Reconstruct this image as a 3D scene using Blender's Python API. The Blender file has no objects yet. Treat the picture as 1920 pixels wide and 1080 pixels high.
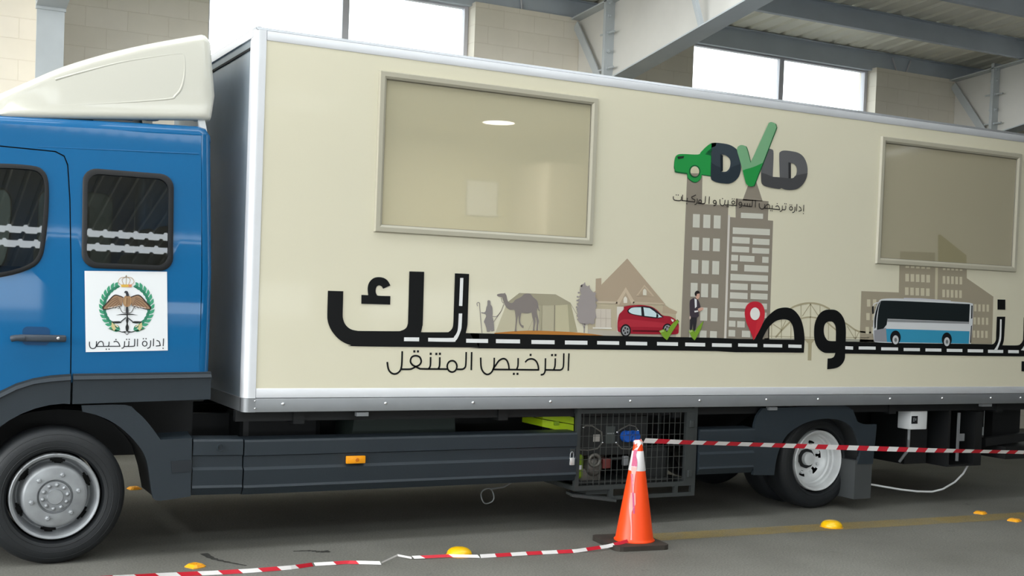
import bpy, bmesh, math, random
from mathutils import Vector, Matrix
from mathutils.geometry import tessellate_polygon

random.seed(7)
SC = bpy.context.scene
COL = SC.collection

# ------------------------------------------------------------------ camera
F_PX, CY = 2272.2, 623.7                    # focal length in pixels, principal row
CAM_H = 1.8
B = Matrix(((0.88370837, 0.01910713, 0.46764776),     # world X, Y, Z axes seen by the camera (right, down, forward)
            (-0.46653737, -0.04398432, 0.88340719),
            (0.03744855, -0.99884949, -0.02995512)))
cam_data = bpy.data.cameras.new('camera')
cam = bpy.data.objects.new('camera', cam_data)
COL.objects.link(cam)
_r, _u, _b = B.col[0].normalized(), -B.col[1].normalized(), -B.col[2].normalized()
cam.matrix_world = Matrix(((_r.x, _u.x, _b.x, 0), (_r.y, _u.y, _b.y, 0), (_r.z, _u.z, _b.z, CAM_H), (0, 0, 0, 1)))
cam_data.sensor_width = 36
cam_data.lens = F_PX / 1920 * 36
cam_data.shift_y = (CY - 540) / 1920
cam_data.clip_end = 300
SC.camera = cam

# ------------------------------------------------------------------ sky, exposure
SC.view_settings.view_transform = 'Standard'
SC.view_settings.look = 'None'
SC.view_settings.gamma = 1
SC.view_settings.use_curve_mapping = False
SC.view_settings.exposure = 0.24
SC.cycles.use_denoising = True
SC.cycles.max_bounces = 10
SC.cycles.diffuse_bounces = 6
SC.cycles.transparent_max_bounces = 12
w = bpy.data.worlds.new('overcast_sky')
SC.world = w
w.use_nodes = True
w.node_tree.nodes['Background'].inputs[0].default_value = (0.92, 0.97, 1.0, 1)
w.node_tree.nodes['Background'].inputs[1].default_value = 4.2


def portal(name, loc, size, rot):
    l = bpy.data.lights.new(name, 'AREA')
    l.shape = 'RECTANGLE'
    l.size, l.size_y = size
    l.cycles.is_portal = True
    o = bpy.data.objects.new(name, l)
    o.location, o.rotation_euler = loc, rot
    COL.objects.link(o)


# ------------------------------------------------------------------ survey helpers: photo measurement -> metres on a real plane
def _ray(px, py):
    return B @ Vector((px - 960, py - CY, F_PX))


def at(px, py, y):
    d = _ray(px, py); t = y / d.y
    return (d.x * t, CAM_H + d.z * t)


def gr(px, py, z=0.0):
    d = _ray(px, py); t = (z - CAM_H) / d.z
    return (d.x * t, d.y * t)


def lin(c):
    c = c / 255
    return c / 12.92 if c <= 0.04045 else ((c + 0.055) / 1.055) ** 2.4


# ------------------------------------------------------------------ materials
_M = {}


def mat(name, rgb, rough=0.5, metal=0.0, noise=0.0, nscale=8.0, alpha=1.0, coat=0.0, bump=0.0, bscale=60.0, spec=0.5, emit=0.0):
    if name in _M:
        return _M[name]
    m = bpy.data.materials.new(name)
    m.use_nodes = True
    nt = m.node_tree
    p = nt.nodes['Principled BSDF']
    c = (lin(rgb[0]), lin(rgb[1]), lin(rgb[2]), 1)
    p.inputs['Base Color'].default_value = c
    p.inputs['Roughness'].default_value = rough
    p.inputs['Metallic'].default_value = metal
    p.inputs['Specular IOR Level'].default_value = spec
    p.inputs['Alpha'].default_value = alpha
    p.inputs['Coat Weight'].default_value = coat
    p.inputs['Coat Roughness'].default_value = 0.04
    if emit:
        p.inputs['Emission Color'].default_value = c
        p.inputs['Emission Strength'].default_value = emit
    tc = nt.nodes.new('ShaderNodeTexCoord')
    if noise:
        n = nt.nodes.new('ShaderNodeTexNoise')
        n.inputs['Scale'].default_value = nscale
        n.inputs['Detail'].default_value = 6
        r = nt.nodes.new('ShaderNodeValToRGB')
        r.color_ramp.elements[0].position = 0.3
        r.color_ramp.elements[1].position = 0.7
        r.color_ramp.elements[0].color = (c[0] * (1 - noise), c[1] * (1 - noise), c[2] * (1 - noise), 1)
        r.color_ramp.elements[1].color = (min(1, c[0] * (1 + noise)), min(1, c[1] * (1 + noise)), min(1, c[2] * (1 + noise)), 1)
        nt.links.new(tc.outputs['Object'], n.inputs['Vector'])
        nt.links.new(n.outputs['Fac'], r.inputs['Fac'])
        nt.links.new(r.outputs['Color'], p.inputs['Base Color'])
    if bump:
        n2 = nt.nodes.new('ShaderNodeTexNoise')
        n2.inputs['Scale'].default_value = bscale
        n2.inputs['Detail'].default_value = 4
        b = nt.nodes.new('ShaderNodeBump')
        b.inputs['Strength'].default_value = bump
        b.inputs['Distance'].default_value = 0.01
        nt.links.new(tc.outputs['Object'], n2.inputs['Vector'])
        nt.links.new(n2.outputs['Fac'], b.inputs['Height'])
        nt.links.new(b.outputs['Normal'], p.inputs['Normal'])
    _M[name] = m
    return m


def ink(r, g, b):
    return mat('ink_%d_%d_%d' % (r, g, b), (r, g, b), rough=0.45, spec=0.25)


def floor_material():
    m = bpy.data.materials.new('asphalt_floor')
    m.use_nodes = True
    nt = m.node_tree; N = nt.nodes; L = nt.links
    p = N['Principled BSDF']
    tc = N.new('ShaderNodeTexCoord')
    n1 = N.new('ShaderNodeTexNoise'); n1.inputs['Scale'].default_value = 0.9; n1.inputs['Detail'].default_value = 8
    n2 = N.new('ShaderNodeTexNoise'); n2.inputs['Scale'].default_value = 70; n2.inputs['Detail'].default_value = 4
    n3 = N.new('ShaderNodeTexNoise'); n3.inputs['Scale'].default_value = 3.2; n3.inputs['Detail'].default_value = 9; n3.inputs['Roughness'].default_value = 0.7
    for n in (n1, n2, n3):
        L.new(tc.outputs['Object'], n.inputs['Vector'])
    r1 = N.new('ShaderNodeValToRGB')
    r1.color_ramp.elements[0].position = 0.3; r1.color_ramp.elements[1].position = 0.72
    r1.color_ramp.elements[0].color = (0.140, 0.137, 0.120, 1)
    r1.color_ramp.elements[1].color = (0.205, 0.202, 0.180, 1)
    L.new(n1.outputs['Fac'], r1.inputs['Fac'])
    r2 = N.new('ShaderNodeValToRGB')
    r2.color_ramp.elements[0].position = 0.3; r2.color_ramp.elements[1].position = 0.7
    r2.color_ramp.elements[0].color = (0.72, 0.72, 0.72, 1); r2.color_ramp.elements[1].color = (1.15, 1.15, 1.15, 1)
    L.new(n2.outputs['Fac'], r2.inputs['Fac'])
    r3 = N.new('ShaderNodeValToRGB')
    r3.color_ramp.elements[0].position = 0.27; r3.color_ramp.elements[1].position = 0.36
    r3.color_ramp.elements[0].color = (0.45, 0.45, 0.46, 1); r3.color_ramp.elements[1].color = (1, 1, 1, 1)
    L.new(n3.outputs['Fac'], r3.inputs['Fac'])
    a = N.new('ShaderNodeMix'); a.data_type = 'RGBA'; a.blend_type = 'MULTIPLY'; a.inputs[0].default_value = 1
    b = N.new('ShaderNodeMix'); b.data_type = 'RGBA'; b.blend_type = 'MULTIPLY'; b.inputs[0].default_value = 1
    L.new(r1.outputs['Color'], a.inputs[6]); L.new(r2.outputs['Color'], a.inputs[7])
    L.new(a.outputs[2], b.inputs[6]); L.new(r3.outputs['Color'], b.inputs[7])
    L.new(b.outputs[2], p.inputs['Base Color'])
    p.inputs['Roughness'].default_value = 0.75
    p.inputs['Specular IOR Level'].default_value = 0.3
    bp = N.new('ShaderNodeBump'); bp.inputs['Strength'].default_value = 0.25; bp.inputs['Distance'].default_value = 0.01
    L.new(n2.outputs['Fac'], bp.inputs['Height']); L.new(bp.outputs['Normal'], p.inputs['Normal'])
    return m


def block_material():
    m = bpy.data.materials.new('painted_blockwork')
    m.use_nodes = True
    nt = m.node_tree; N = nt.nodes; L = nt.links
    p = N['Principled BSDF']
    tc = N.new('ShaderNodeTexCoord')
    mp = N.new('ShaderNodeMapping'); mp.inputs['Rotation'].default_value = (math.pi / 2, 0, 0)
    L.new(tc.outputs['Object'], mp.inputs['Vector'])
    br = N.new('ShaderNodeTexBrick')
    br.inputs['Color1'].default_value = (lin(238), lin(232), lin(220), 1)
    br.inputs['Color2'].default_value = (lin(235), lin(229), lin(216), 1)
    br.inputs['Mortar'].default_value = (lin(228), lin(221), lin(207), 1)
    br.inputs['Scale'].default_value = 1
    br.inputs['Brick Width'].default_value = 0.42
    br.inputs['Row Height'].default_value = 0.21
    br.inputs['Mortar Size'].default_value = 0.006
    br.inputs['Mortar Smooth'].default_value = 0.6
    L.new(mp.outputs['Vector'], br.inputs['Vector'])
    n = N.new('ShaderNodeTexNoise'); n.inputs['Scale'].default_value = 2.5; n.inputs['Detail'].default_value = 6
    L.new(tc.outputs['Object'], n.inputs['Vector'])
    r = N.new('ShaderNodeValToRGB'); r.color_ramp.elements[0].color = (0.88, 0.87, 0.85, 1); r.color_ramp.elements[1].color = (1.04, 1.03, 1.02, 1)
    L.new(n.outputs['Fac'], r.inputs['Fac'])
    a = N.new('ShaderNodeMix'); a.data_type = 'RGBA'; a.blend_type = 'MULTIPLY'; a.inputs[0].default_value = 1
    L.new(br.outputs['Color'], a.inputs[6]); L.new(r.outputs['Color'], a.inputs[7])
    L.new(a.outputs[2], p.inputs['Base Color'])
    p.inputs['Roughness'].default_value = 0.85
    bp = N.new('ShaderNodeBump'); bp.inputs['Strength'].default_value = 0.3; bp.inputs['Distance'].default_value = 0.01
    L.new(br.outputs['Fac'], bp.inputs['Height']); bp.invert = True
    L.new(bp.outputs['Normal'], p.inputs['Normal'])
    return m


def glass_material(name, tint, strength):
    """thin tinted pane: Fresnel reflection over a tinted see-through"""
    m = bpy.data.materials.new(name)
    m.use_nodes = True
    nt = m.node_tree; N = nt.nodes; L = nt.links
    for n in list(N):
        if n.type != 'OUTPUT_MATERIAL':
            N.remove(n)
    out = [n for n in N if n.type == 'OUTPUT_MATERIAL'][0]
    t = N.new('ShaderNodeBsdfTransparent'); t.inputs[0].default_value = (*tint, 1)
    g = N.new('ShaderNodeBsdfGlossy'); g.inputs['Roughness'].default_value = 0.01; g.inputs['Color'].default_value = (1, 1, 1, 1)
    lw = N.new('ShaderNodeLayerWeight'); lw.inputs['Blend'].default_value = 0.5
    pw = N.new('ShaderNodeMath'); pw.operation = 'POWER'; pw.inputs[1].default_value = 5
    L.new(lw.outputs['Facing'], pw.inputs[0])
    r0 = ((strength - 1) / (strength + 1)) ** 2
    f = N.new('ShaderNodeMath'); f.operation = 'MULTIPLY_ADD'; f.inputs[1].default_value = 1 - r0; f.inputs[2].default_value = r0
    L.new(pw.outputs[0], f.inputs[0])
    mx = N.new('ShaderNodeMixShader')
    L.new(f.outputs[0], mx.inputs[0]); L.new(t.outputs[0], mx.inputs[1]); L.new(g.outputs[0], mx.inputs[2])
    L.new(mx.outputs[0], out.inputs[0])
    return m


def worn_paint_material():
    m = bpy.data.materials.new('worn_yellow_paint')
    m.use_nodes = True
    nt = m.node_tree; N = nt.nodes; L = nt.links
    p = N['Principled BSDF']
    p.inputs['Base Color'].default_value = (lin(190), lin(160), lin(70), 1)
    p.inputs['Roughness'].default_value = 0.8
    tc = N.new('ShaderNodeTexCoord')
    n = N.new('ShaderNodeTexNoise'); n.inputs['Scale'].default_value = 5; n.inputs['Detail'].default_value = 10; n.inputs['Roughness'].default_value = 0.75
    L.new(tc.outputs['Object'], n.inputs['Vector'])
    r = N.new('ShaderNodeMapRange'); r.inputs['From Min'].default_value = 0.3; r.inputs['From Max'].default_value = 0.7
    r.inputs['To Min'].default_value = 0.1; r.inputs['To Max'].default_value = 0.5
    L.new(n.outputs['Fac'], r.inputs['Value'])
    L.new(r.outputs[0], p.inputs['Alpha'])
    return m


# ------------------------------------------------------------------ mesh builder
class MB:
    def __init__(s):
        s.v, s.f, s.m = [], [], []

    def add(s, vs, fs, mi=0):
        k = len(s.v)
        s.v += [tuple(p) for p in vs]
        for f in fs:
            s.f.append([i + k for i in f]); s.m.append(mi)
        return s

    def box(s, x0, x1, y0, y1, z0, z1, mi=0):
        vs = [(x0, y0, z0), (x1, y0, z0), (x1, y1, z0), (x0, y1, z0), (x0, y0, z1), (x1, y0, z1), (x1, y1, z1), (x0, y1, z1)]
        return s.add(vs, [(3, 2, 1, 0), (4, 5, 6, 7), (0, 1, 5, 4), (1, 2, 6, 5), (2, 3, 7, 6), (3, 0, 4, 7)], mi)

    def cbox(s, x0, x1, y0, y1, z0, z1, c, mi=0):
        """box with chamfered edges"""
        c = min(c, (x1 - x0) / 2.01, (y1 - y0) / 2.01, (z1 - z0) / 2.01)
        bm = bmesh.new()
        bmesh.ops.create_cube(bm, size=1, matrix=Matrix.Translation(((x0 + x1) / 2, (y0 + y1) / 2, (z0 + z1) / 2)) @ Matrix.Diagonal((x1 - x0, y1 - y0, z1 - z0, 1)))
        bmesh.ops.bevel(bm, geom=bm.edges[:], offset=c, segments=2, affect='EDGES', profile=0.5)
        return s.bm(bm, mi)

    def bm(s, bm, mi=0):
        bm.verts.index_update()
        s.add([v.co[:] for v in bm.verts], [[v.index for v in f.verts] for f in bm.faces], mi)
        bm.free()
        return s

    def bar(s, a, b, wy, wz, mi=0, up=(0, 0, 1)):
        """rectangular bar between two points"""
        a, b = Vector(a), Vector(b)
        d = (b - a).normalized()
        u = Vector(up)
        if abs(d.dot(u)) > 0.99:
            u = Vector((1, 0, 0))
        sde = d.cross(u).normalized(); u2 = sde.cross(d).normalized()
        vs = []
        for p in (a, b):
            for i, j in ((-1, -1), (1, -1), (1, 1), (-1, 1)):
                vs.append(p + sde * (i * wy / 2) + u2 * (j * wz / 2))
        return s.add(vs, [(3, 2, 1, 0), (4, 5, 6, 7), (0, 1, 5, 4), (1, 2, 6, 5), (2, 3, 7, 6), (3, 0, 4, 7)], mi)

    def tube(s, pts, r, n=8, mi=0, closed=False, rr=None):
        pts = [Vector(p) for p in pts]
        rings = []
        N = len(pts)
        prev = None
        for i, p in enumerate(pts):
            if closed:
                d = pts[(i + 1) % N] - pts[i - 1]
            else:
                d = pts[min(i + 1, N - 1)] - pts[max(i - 1, 0)]
            d.normalize()
            if prev is None:
                u = Vector((0, 0, 1)) if abs(d.z) < 0.9 else Vector((1, 0, 0))
                u = (u - d * u.dot(d)).normalized()
            else:
                u = (prev - d * prev.dot(d)).normalized()
            prev = u
            q = d.cross(u)
            R = rr[i] if rr else r
            rings.append([p + (u * math.cos(2 * math.pi * k / n) + q * math.sin(2 * math.pi * k / n)) * R for k in range(n)])
        vs = [v for rg in rings for v in rg]
        fs = []
        for i in range(N if closed else N - 1):
            a, b = i * n, ((i + 1) % N) * n
            for k in range(n):
                fs.append((a + k, a + (k + 1) % n, b + (k + 1) % n, b + k))
        if not closed:
            fs.append(list(range(n - 1, -1, -1))); fs.append([(N - 1) * n + k for k in range(n)])
        return s.add(vs, fs, mi)

    def lathe(s, prof, axis='z', c=(0, 0, 0), n=48, mi=0, skip=None, arc=None):
        """prof: (radius, height along axis).  axis 'y': height along -y (towards the camera)"""
        vs, fs = [], []
        for r, h in prof:
            for k in range(n):
                a = 2 * math.pi * k / n
                if axis == 'z':
                    vs.append((c[0] + r * math.cos(a), c[1] + r * math.sin(a), c[2] + h))
                else:
                    vs.append((c[0] + r * math.cos(a), c[1] - h, c[2] + r * math.sin(a)))
        for i in range(len(prof) - 1):
            for k in range(n):
                if skip and skip(i, k):
                    continue
                a, b = i * n, (i + 1) * n
                fs.append((a + k, a + (k + 1) % n, b + (k + 1) % n, b + k))
        return s.add(vs, fs, mi)

    def dome(s, c, r, h, axis='y', n=10, mi=0):
        pr = [(r * math.cos(t * math.pi / 2 / 4), h * math.sin(t * math.pi / 2 / 4)) for t in range(4)] + [(0.0001, h)]
        return s.lathe(pr, axis, c, n, mi)

    def prism(s, poly, y0, y1, mi=0, axis='y', holes=()):
        """polygon (x,z) extruded along y (or (y,z) along x when axis='x')"""
        loops = [list(poly)] + [list(h) for h in holes]
        flat = [p for l in loops for p in l]
        tri = tessellate_polygon([[Vector((p[0], p[1], 0)) for p in l] for l in loops])
        n = len(flat)
        if axis == 'y':
            vs = [(p[0], y0, p[1]) for p in flat] + [(p[0], y1, p[1]) for p in flat]
        elif axis == 'x':
            vs = [(y0, p[0], p[1]) for p in flat] + [(y1, p[0], p[1]) for p in flat]
        else:
            vs = [(p[0], p[1], y0) for p in flat] + [(p[0], p[1], y1) for p in flat]
        fs = [tuple(t) for t in tri] + [tuple(i + n for i in reversed(t)) for t in tri]
        k = 0
        for l in loops:
            m = len(l)
            for i in range(m):
                a, b = k + i, k + (i + 1) % m
                fs.append((a, b, b + n, a + n))
            k += m
        return s.add(vs, fs, mi)

    def loft(s, rings, mi=0, closed=False):
        n = len(rings[0])
        vs = [p for r in rings for p in r]
        fs = []
        for i in range(len(rings) - 1):
            for k in range(n if closed else n - 1):
                fs.append((i * n + k, i * n + (k + 1) % n, (i + 1) * n + (k + 1) % n, (i + 1) * n + k))
        return s.add(vs, fs, mi)

    def build(s, name, mats, parent=None, smooth=None, fix=True):
        base = Vector((0, 0, 0))
        p = parent
        while p is not None:
            base += p.location
            p = p.parent
        me = bpy.data.meshes.new(name)
        me.from_pydata([(x - base.x, y - base.y, z - base.z) for x, y, z in s.v], [], s.f)
        if not isinstance(mats, (list, tuple)):
            mats = [mats]
        for m in mats:
            me.materials.append(m)
        for pl, mi in zip(me.polygons, s.m):
            pl.material_index = mi
        if fix:
            bm = bmesh.new(); bm.from_mesh(me)
            bmesh.ops.remove_doubles(bm, verts=bm.verts[:], dist=1e-5)
            bmesh.ops.recalc_face_normals(bm, faces=bm.faces[:])
            bm.to_mesh(me); bm.free()
        if smooth:
            for pl in me.polygons:
                pl.use_smooth = True
            me.set_sharp_from_angle(angle=math.radians(smooth))
        o = bpy.data.objects.new(name, me)
        COL.objects.link(o)
        if parent:
            o.parent = parent
        return o


def tag(o, label=None, cat=None, group=None, kind=None):
    if label: o['label'] = label
    if cat: o['category'] = cat
    if group: o['group'] = group
    if kind: o['kind'] = kind
    return o


def thing(name, label, cat, loc, group=None):
    o = bpy.data.objects.new(name, None)
    o.location = loc
    o.empty_display_size = 0.1
    COL.objects.link(o)
    return tag(o, label, cat, group)


# ------------------------------------------------------------------ flat print helpers
def smooth_pts(pts, closed=True, k=4, corner=55):
    """Catmull-Rom through the points; sharp bends stay corners"""
    n = len(pts)
    P = [Vector((p[0], p[1])) for p in pts]

    def is_corner(i):
        if not closed and i in (0, n - 1):
            return True
        a = P[i] - P[i - 1]; b = P[(i + 1) % n] - P[i]
        if a.length < 1e-9 or b.length < 1e-9:
            return True
        return a.angle(b) > math.radians(corner)
    C = [is_corner(i) for i in range(n)]
    out = []
    for i in range(n if closed else n - 1):
        j = (i + 1) % n
        p1, p2 = P[i], P[j]
        p0 = P[i - 1] if not C[i] else p1
        p3 = P[(j + 1) % n] if not C[j] else p2
        for q in range(k):
            t = q / k
            out.append(((0.5 * (2 * p1 + (p2 - p0) * t + (2 * p0 - 5 * p1 + 4 * p2 - p3) * t * t + (3 * p1 - p0 - 3 * p2 + p3) * t ** 3))[:]))
    if not closed:
        out.append(P[-1][:])
    return out


class Print:
    """flat ink shapes lying on a vertical plane y = const"""
    def __init__(s, y, frame, step=0.0012):
        s.y, s.fr, s.step = y, frame, step
        s.mb, s.mats = MB(), []
        s.seen = {}

    def frame(s, *f):
        s.fr = f; return s

    def mi(s, rgb):
        if rgb not in s.seen:
            s.seen[rgb] = len(s.mats); s.mats.append(ink(*rgb))
        return s.seen[rgb]

    def P(s, p):
        return at(s.fr[0] + p[0] / s.fr[2], s.fr[1] + p[1] / s.fr[2], s.y)

    def poly(s, pts, rgb, layer=1, sm=True, holes=(), corner=55):
        loops = [[s.P(p) for p in l] for l in (pts, *holes)]
        if sm:
            loops = [smooth_pts(l, True, 4, corner) for l in loops]
        tri = tessellate_polygon([[Vector((p[0], p[1], 0)) for p in l] for l in loops])
        yy = s.y - layer * s.step
        flat = [(p[0], yy, p[1]) for l in loops for p in l]
        s.mb.add(flat, [tuple(t) for t in tri], s.mi(rgb))
        return s

    def rect(s, x0, y0, x1, y1, rgb, layer=2, dy=0.0):
        """dy: drop of the right end, follows the slope of the print"""
        return s.poly([(x0, y0), (x1, y0 + dy), (x1, y1 + dy), (x0, y1)], rgb, layer, sm=False)

    def ell(s, cx, cy, rx, ry, rgb, layer=2, n=28):
        return s.poly([(cx + rx * math.cos(2 * math.pi * i / n), cy + ry * math.sin(2 * math.pi * i / n)) for i in range(n)], rgb, layer, sm=False)

    def ring(s, cx, cy, rx, ry, wd, rgb, layer=1, n=24):
        pts = [(cx + rx * math.cos(2 * math.pi * i / n), cy + ry * math.sin(2 * math.pi * i / n)) for i in range(n)]
        return s.stroke(pts + [pts[0]], wd, rgb, layer, sm=False, loop=True)

    def stroke(s, pts, wd, rgb, layer=1, sm=True, loop=False, corner=70):
        q = [Vector(s.P(p)) for p in pts]
        if sm and len(q) > 2:
            q = [Vector(p) for p in smooth_pts(q, False, 5, corner)]
        n = len(q)
        L, R = [], []
        for i in range(n):
            if loop:
                a = q[i] - q[i - 1 if i else n - 2]; b = q[i + 1 if i < n - 1 else 1] - q[i]
            else:
                a = q[i] - q[i - 1] if i else q[1] - q[0]
                b = q[i + 1] - q[i] if i < n - 1 else q[i] - q[i - 1]
            if a.length < 1e-9: a = b
            if b.length < 1e-9: b = a
            a = a.normalized(); b = b.normalized()
            t = (a + b)
            t = t.normalized() if t.length > 0.2 else a
            nn = Vector((-t.y, t.x))
            sc = 1 / max(0.5, nn.dot(Vector((-a.y, a.x))))
            L.append(q[i] + nn * wd / 2 * sc); R.append(q[i] - nn * wd / 2 * sc)
        yy = s.y - layer * s.step
        vs = [(p.x, yy, p.y) for p in L] + [(p.x, yy, p.y) for p in R]
        s.mb.add(vs, [(i, i + 1, n + i + 1, n + i) for i in range(n - 1)], s.mi(rgb))
        return s

    def dot(s, cx, cy, wd, rgb, layer=1):
        x, z = s.P((cx, cy)); h = wd / 2
        yy = s.y - layer * s.step
        s.mb.add([(x - h, yy, z - h), (x + h, yy, z - h), (x + h, yy, z + h), (x - h, yy, z + h)], [(0, 1, 2, 3)], s.mi(rgb))
        return s

    def build_split(s, name, parent, cuts):
        """one object per word: faces sorted by where they lie along the panel"""
        for lo, hi in zip([-99] + cuts, cuts + [99]):
            m = MB()
            for f, mi in zip(s.mb.f, s.mb.m):
                cx_ = sum(s.mb.v[i][0] for i in f) / len(f)
                if lo <= cx_ < hi:
                    m.add([s.mb.v[i] for i in f], [tuple(range(len(f)))], mi)
            p = Print(s.y, s.fr); p.mb, p.mats = m, s.mats
            p.build(name, parent)

    def build(s, name, parent):
        o = s.mb.build(name, s.mats, parent, fix=False)
        me = o.data
        for p in me.polygons:            # face the viewer side (-y)
            if p.normal.y > 0:
                p.flip()
        return o

# ================================================================== THE HALL
X0, X1 = -9.0, 24.0            # hall extent along the truck
YB, YF = 13.2, -14.0           # back wall face, open front
ROOF0, PITCH, RIDGE = 5.56, 0.085, 0.0


def roof_z(y):
    return ROOF0 + PITCH * (13.2 - max(y, RIDGE)) - PITCH * max(0, RIDGE - y)


M_floor = floor_material()
M_dim = mat('grey_far_wall', (96, 95, 92), 0.85, noise=.08, nscale=1)
M_block = block_material()
M_steel = mat('grey_steel_paint', (184, 190, 193), 0.55, noise=0.06, nscale=3)
M_beam = mat('blue_grey_steel', (194, 203, 215), 0.55, noise=0.06, nscale=2)
M_web = mat('white_steel_paint', (212, 210, 204), 0.6, noise=0.05, nscale=2)
M_sheet = mat('galvanised_sheet', (240, 238, 226), 0.4, metal=0.0, noise=0.06, nscale=1.5)
M_frame = mat('white_window_frame', (206, 206, 214), 0.45)
M_glass = glass_material('clear_glass', (0.96, 0.98, 0.98), 1.45)
M_black = mat('black_chassis', (13, 15, 17), 0.6, noise=0.2, nscale=6)

mb = MB().box(-60, 60, -60, 70, -0.2, 0)
tag(mb.build('floor', M_floor), kind='structure')

# back wall: blockwork with two window openings
YW = 13.55                      # outer face
SILL, HEAD = 4.1, 5.31
WINS = [(3.15, 6.33), (9.55, 12.80), (16.0, 19.3)]
wb = MB()
wb.box(X0, X1, YB, YW, 0, SILL)
xs = [X0] + [v for a in WINS for v in a] + [X1]
for a, b in zip(xs[0::2], xs[1::2]):
    wb.box(a, b, YB, YW, SILL, HEAD)
wb.box(X0, X1, YB + 0.2, YW, HEAD + 0.01, roof_z(13.4))
tag(wb.build('wall_back', M_block), kind='structure')

# right end wall and the wall behind the camera, with unseen low openings cut down to curb light under the truck
tag(MB().prism([(YF, 0), (YW, 0), (YW, roof_z(YW) - .02), (RIDGE, roof_z(RIDGE) - .02), (YF, roof_z(YF) - .02)], X1, X1 + 0.25, axis='x').build('wall_right', M_dim), kind='structure')
fw = MB()
FRONT_GAPS = [(-8.0, -3.0), (-1.5, 3.5), (5.0, 10.0), (11.5, 16.5)]
xs = [X0] + [v for a in FRONT_GAPS for v in a] + [X1]
for a, b in zip(xs[0::2], xs[1::2]):
    fw.box(a, b, YF, YF + 0.25, 0.8, 1.9)
fw.box(X0, X1, YF, YF + 0.25, 0, 0.8)
fw.box(X0, X1, YF, YF + 0.25, 1.9, roof_z(YF) - 0.02)
tag(fw.build('wall_front', M_dim), kind='structure')

# windows in the back wall
for i, (a, b) in enumerate(WINS):
    y0, y1 = 13.38, 13.46
    fr = 0.055
    m = MB()
    m.box(a + .005, b - .005, y0, y1, HEAD - fr, HEAD - .004); m.box(a + .005, b - .005, y0, y1, SILL + .004, SILL + fr)
    m.box(a + .005, a + fr, y0, y1, SILL + fr, HEAD - fr); m.box(b - fr, b - .005, y0, y1, SILL + fr, HEAD - fr)
    o = m.build('window_%d' % (i + 1), M_frame); tag(o, kind='structure')
    mid = (a + b) / 2 + 0.03
    MB().box(mid - .04, mid + .04, y0 + .01, y1 - .01, SILL + fr, HEAD - fr).build('mullion', M_frame, o)
    MB().box(a + fr, mid - .04, y0 + .03, y0 + .036, SILL + fr, HEAD - fr).build('pane', M_glass, o)
    MB().box(mid + .04, b - fr, y0 + .03, y0 + .036, SILL + fr, HEAD - fr).build('pane', M_glass, o)


# ribbed sheet roof, with unseen gaps placed at left to shape the daylight
def roof_run(ya, yb, x0=X0, x1=X1):
    prof = []
    x = x0
    while x < x1:
        prof += [(x, 0), (x + .20, 0), (x + .225, .035), (x + .275, .035)]
        x += 0.3
    m = MB()
    ra = [(px, ya, roof_z(ya) + pz) for px, pz in prof]
    rb = [(px, yb, roof_z(yb) + pz) for px, pz in prof]
    return m.loft([ra, rb]).loft([[(p[0], p[1], p[2] + .004) for p in ra], [(p[0], p[1], p[2] + .004) for p in rb]])


STRIPS = [(9.6, 8.5), (7.4, 6.1), (2.8, 1.6), (-1.8, -3.8), (-9.0, -9.45), (-9.95, -10.45)]
m = MB()
ya = 13.9
for sa, sb in STRIPS + [(YF - .3, None)]:
    cuts = [ya, sa] if not (ya > RIDGE > sa) else [ya, RIDGE, sa]
    for p, q in zip(cuts, cuts[1:]):
        r = roof_run(p, q); m.add(r.v, r.f)
    if sb is not None:
        r = roof_run(sa, sb, 9.0, X1); m.add(r.v, r.f)
    ya = sb
tag(m.build('ceiling', M_sheet, fix=False), kind='structure')


# steel purlins: Z sections that carry the roof sheet
def purlin(y, h, label, name='roof_purlin'):
    z1 = roof_z(y) - .004
    fl = 0.07
    t = 0.008
    pr = [(y - t / 2, z1 - h), (y - t / 2, z1 - t), (y - fl, z1 - t), (y - fl, z1), (y + t / 2, z1), (y + t / 2, z1 - h + t), (y + fl, z1 - h + t), (y + fl, z1 - h)]
    o = MB().prism(pr, X0 + .05, X1 - .05, axis='x').build(name, M_beam)
    tag(o, label, 'roof beam')
    return o


purlin(13.30, 0.27, 'blue-grey steel eaves beam above the bright windows of the back wall', 'eaves_beam')
purlin(11.90, 0.245, 'long grey steel purlin crossing under the ribbed roof in front of the eaves beam')
purlin(10.55, 0.245, 'grey steel purlin at the top right corner, nearest of the roof beams')


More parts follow.
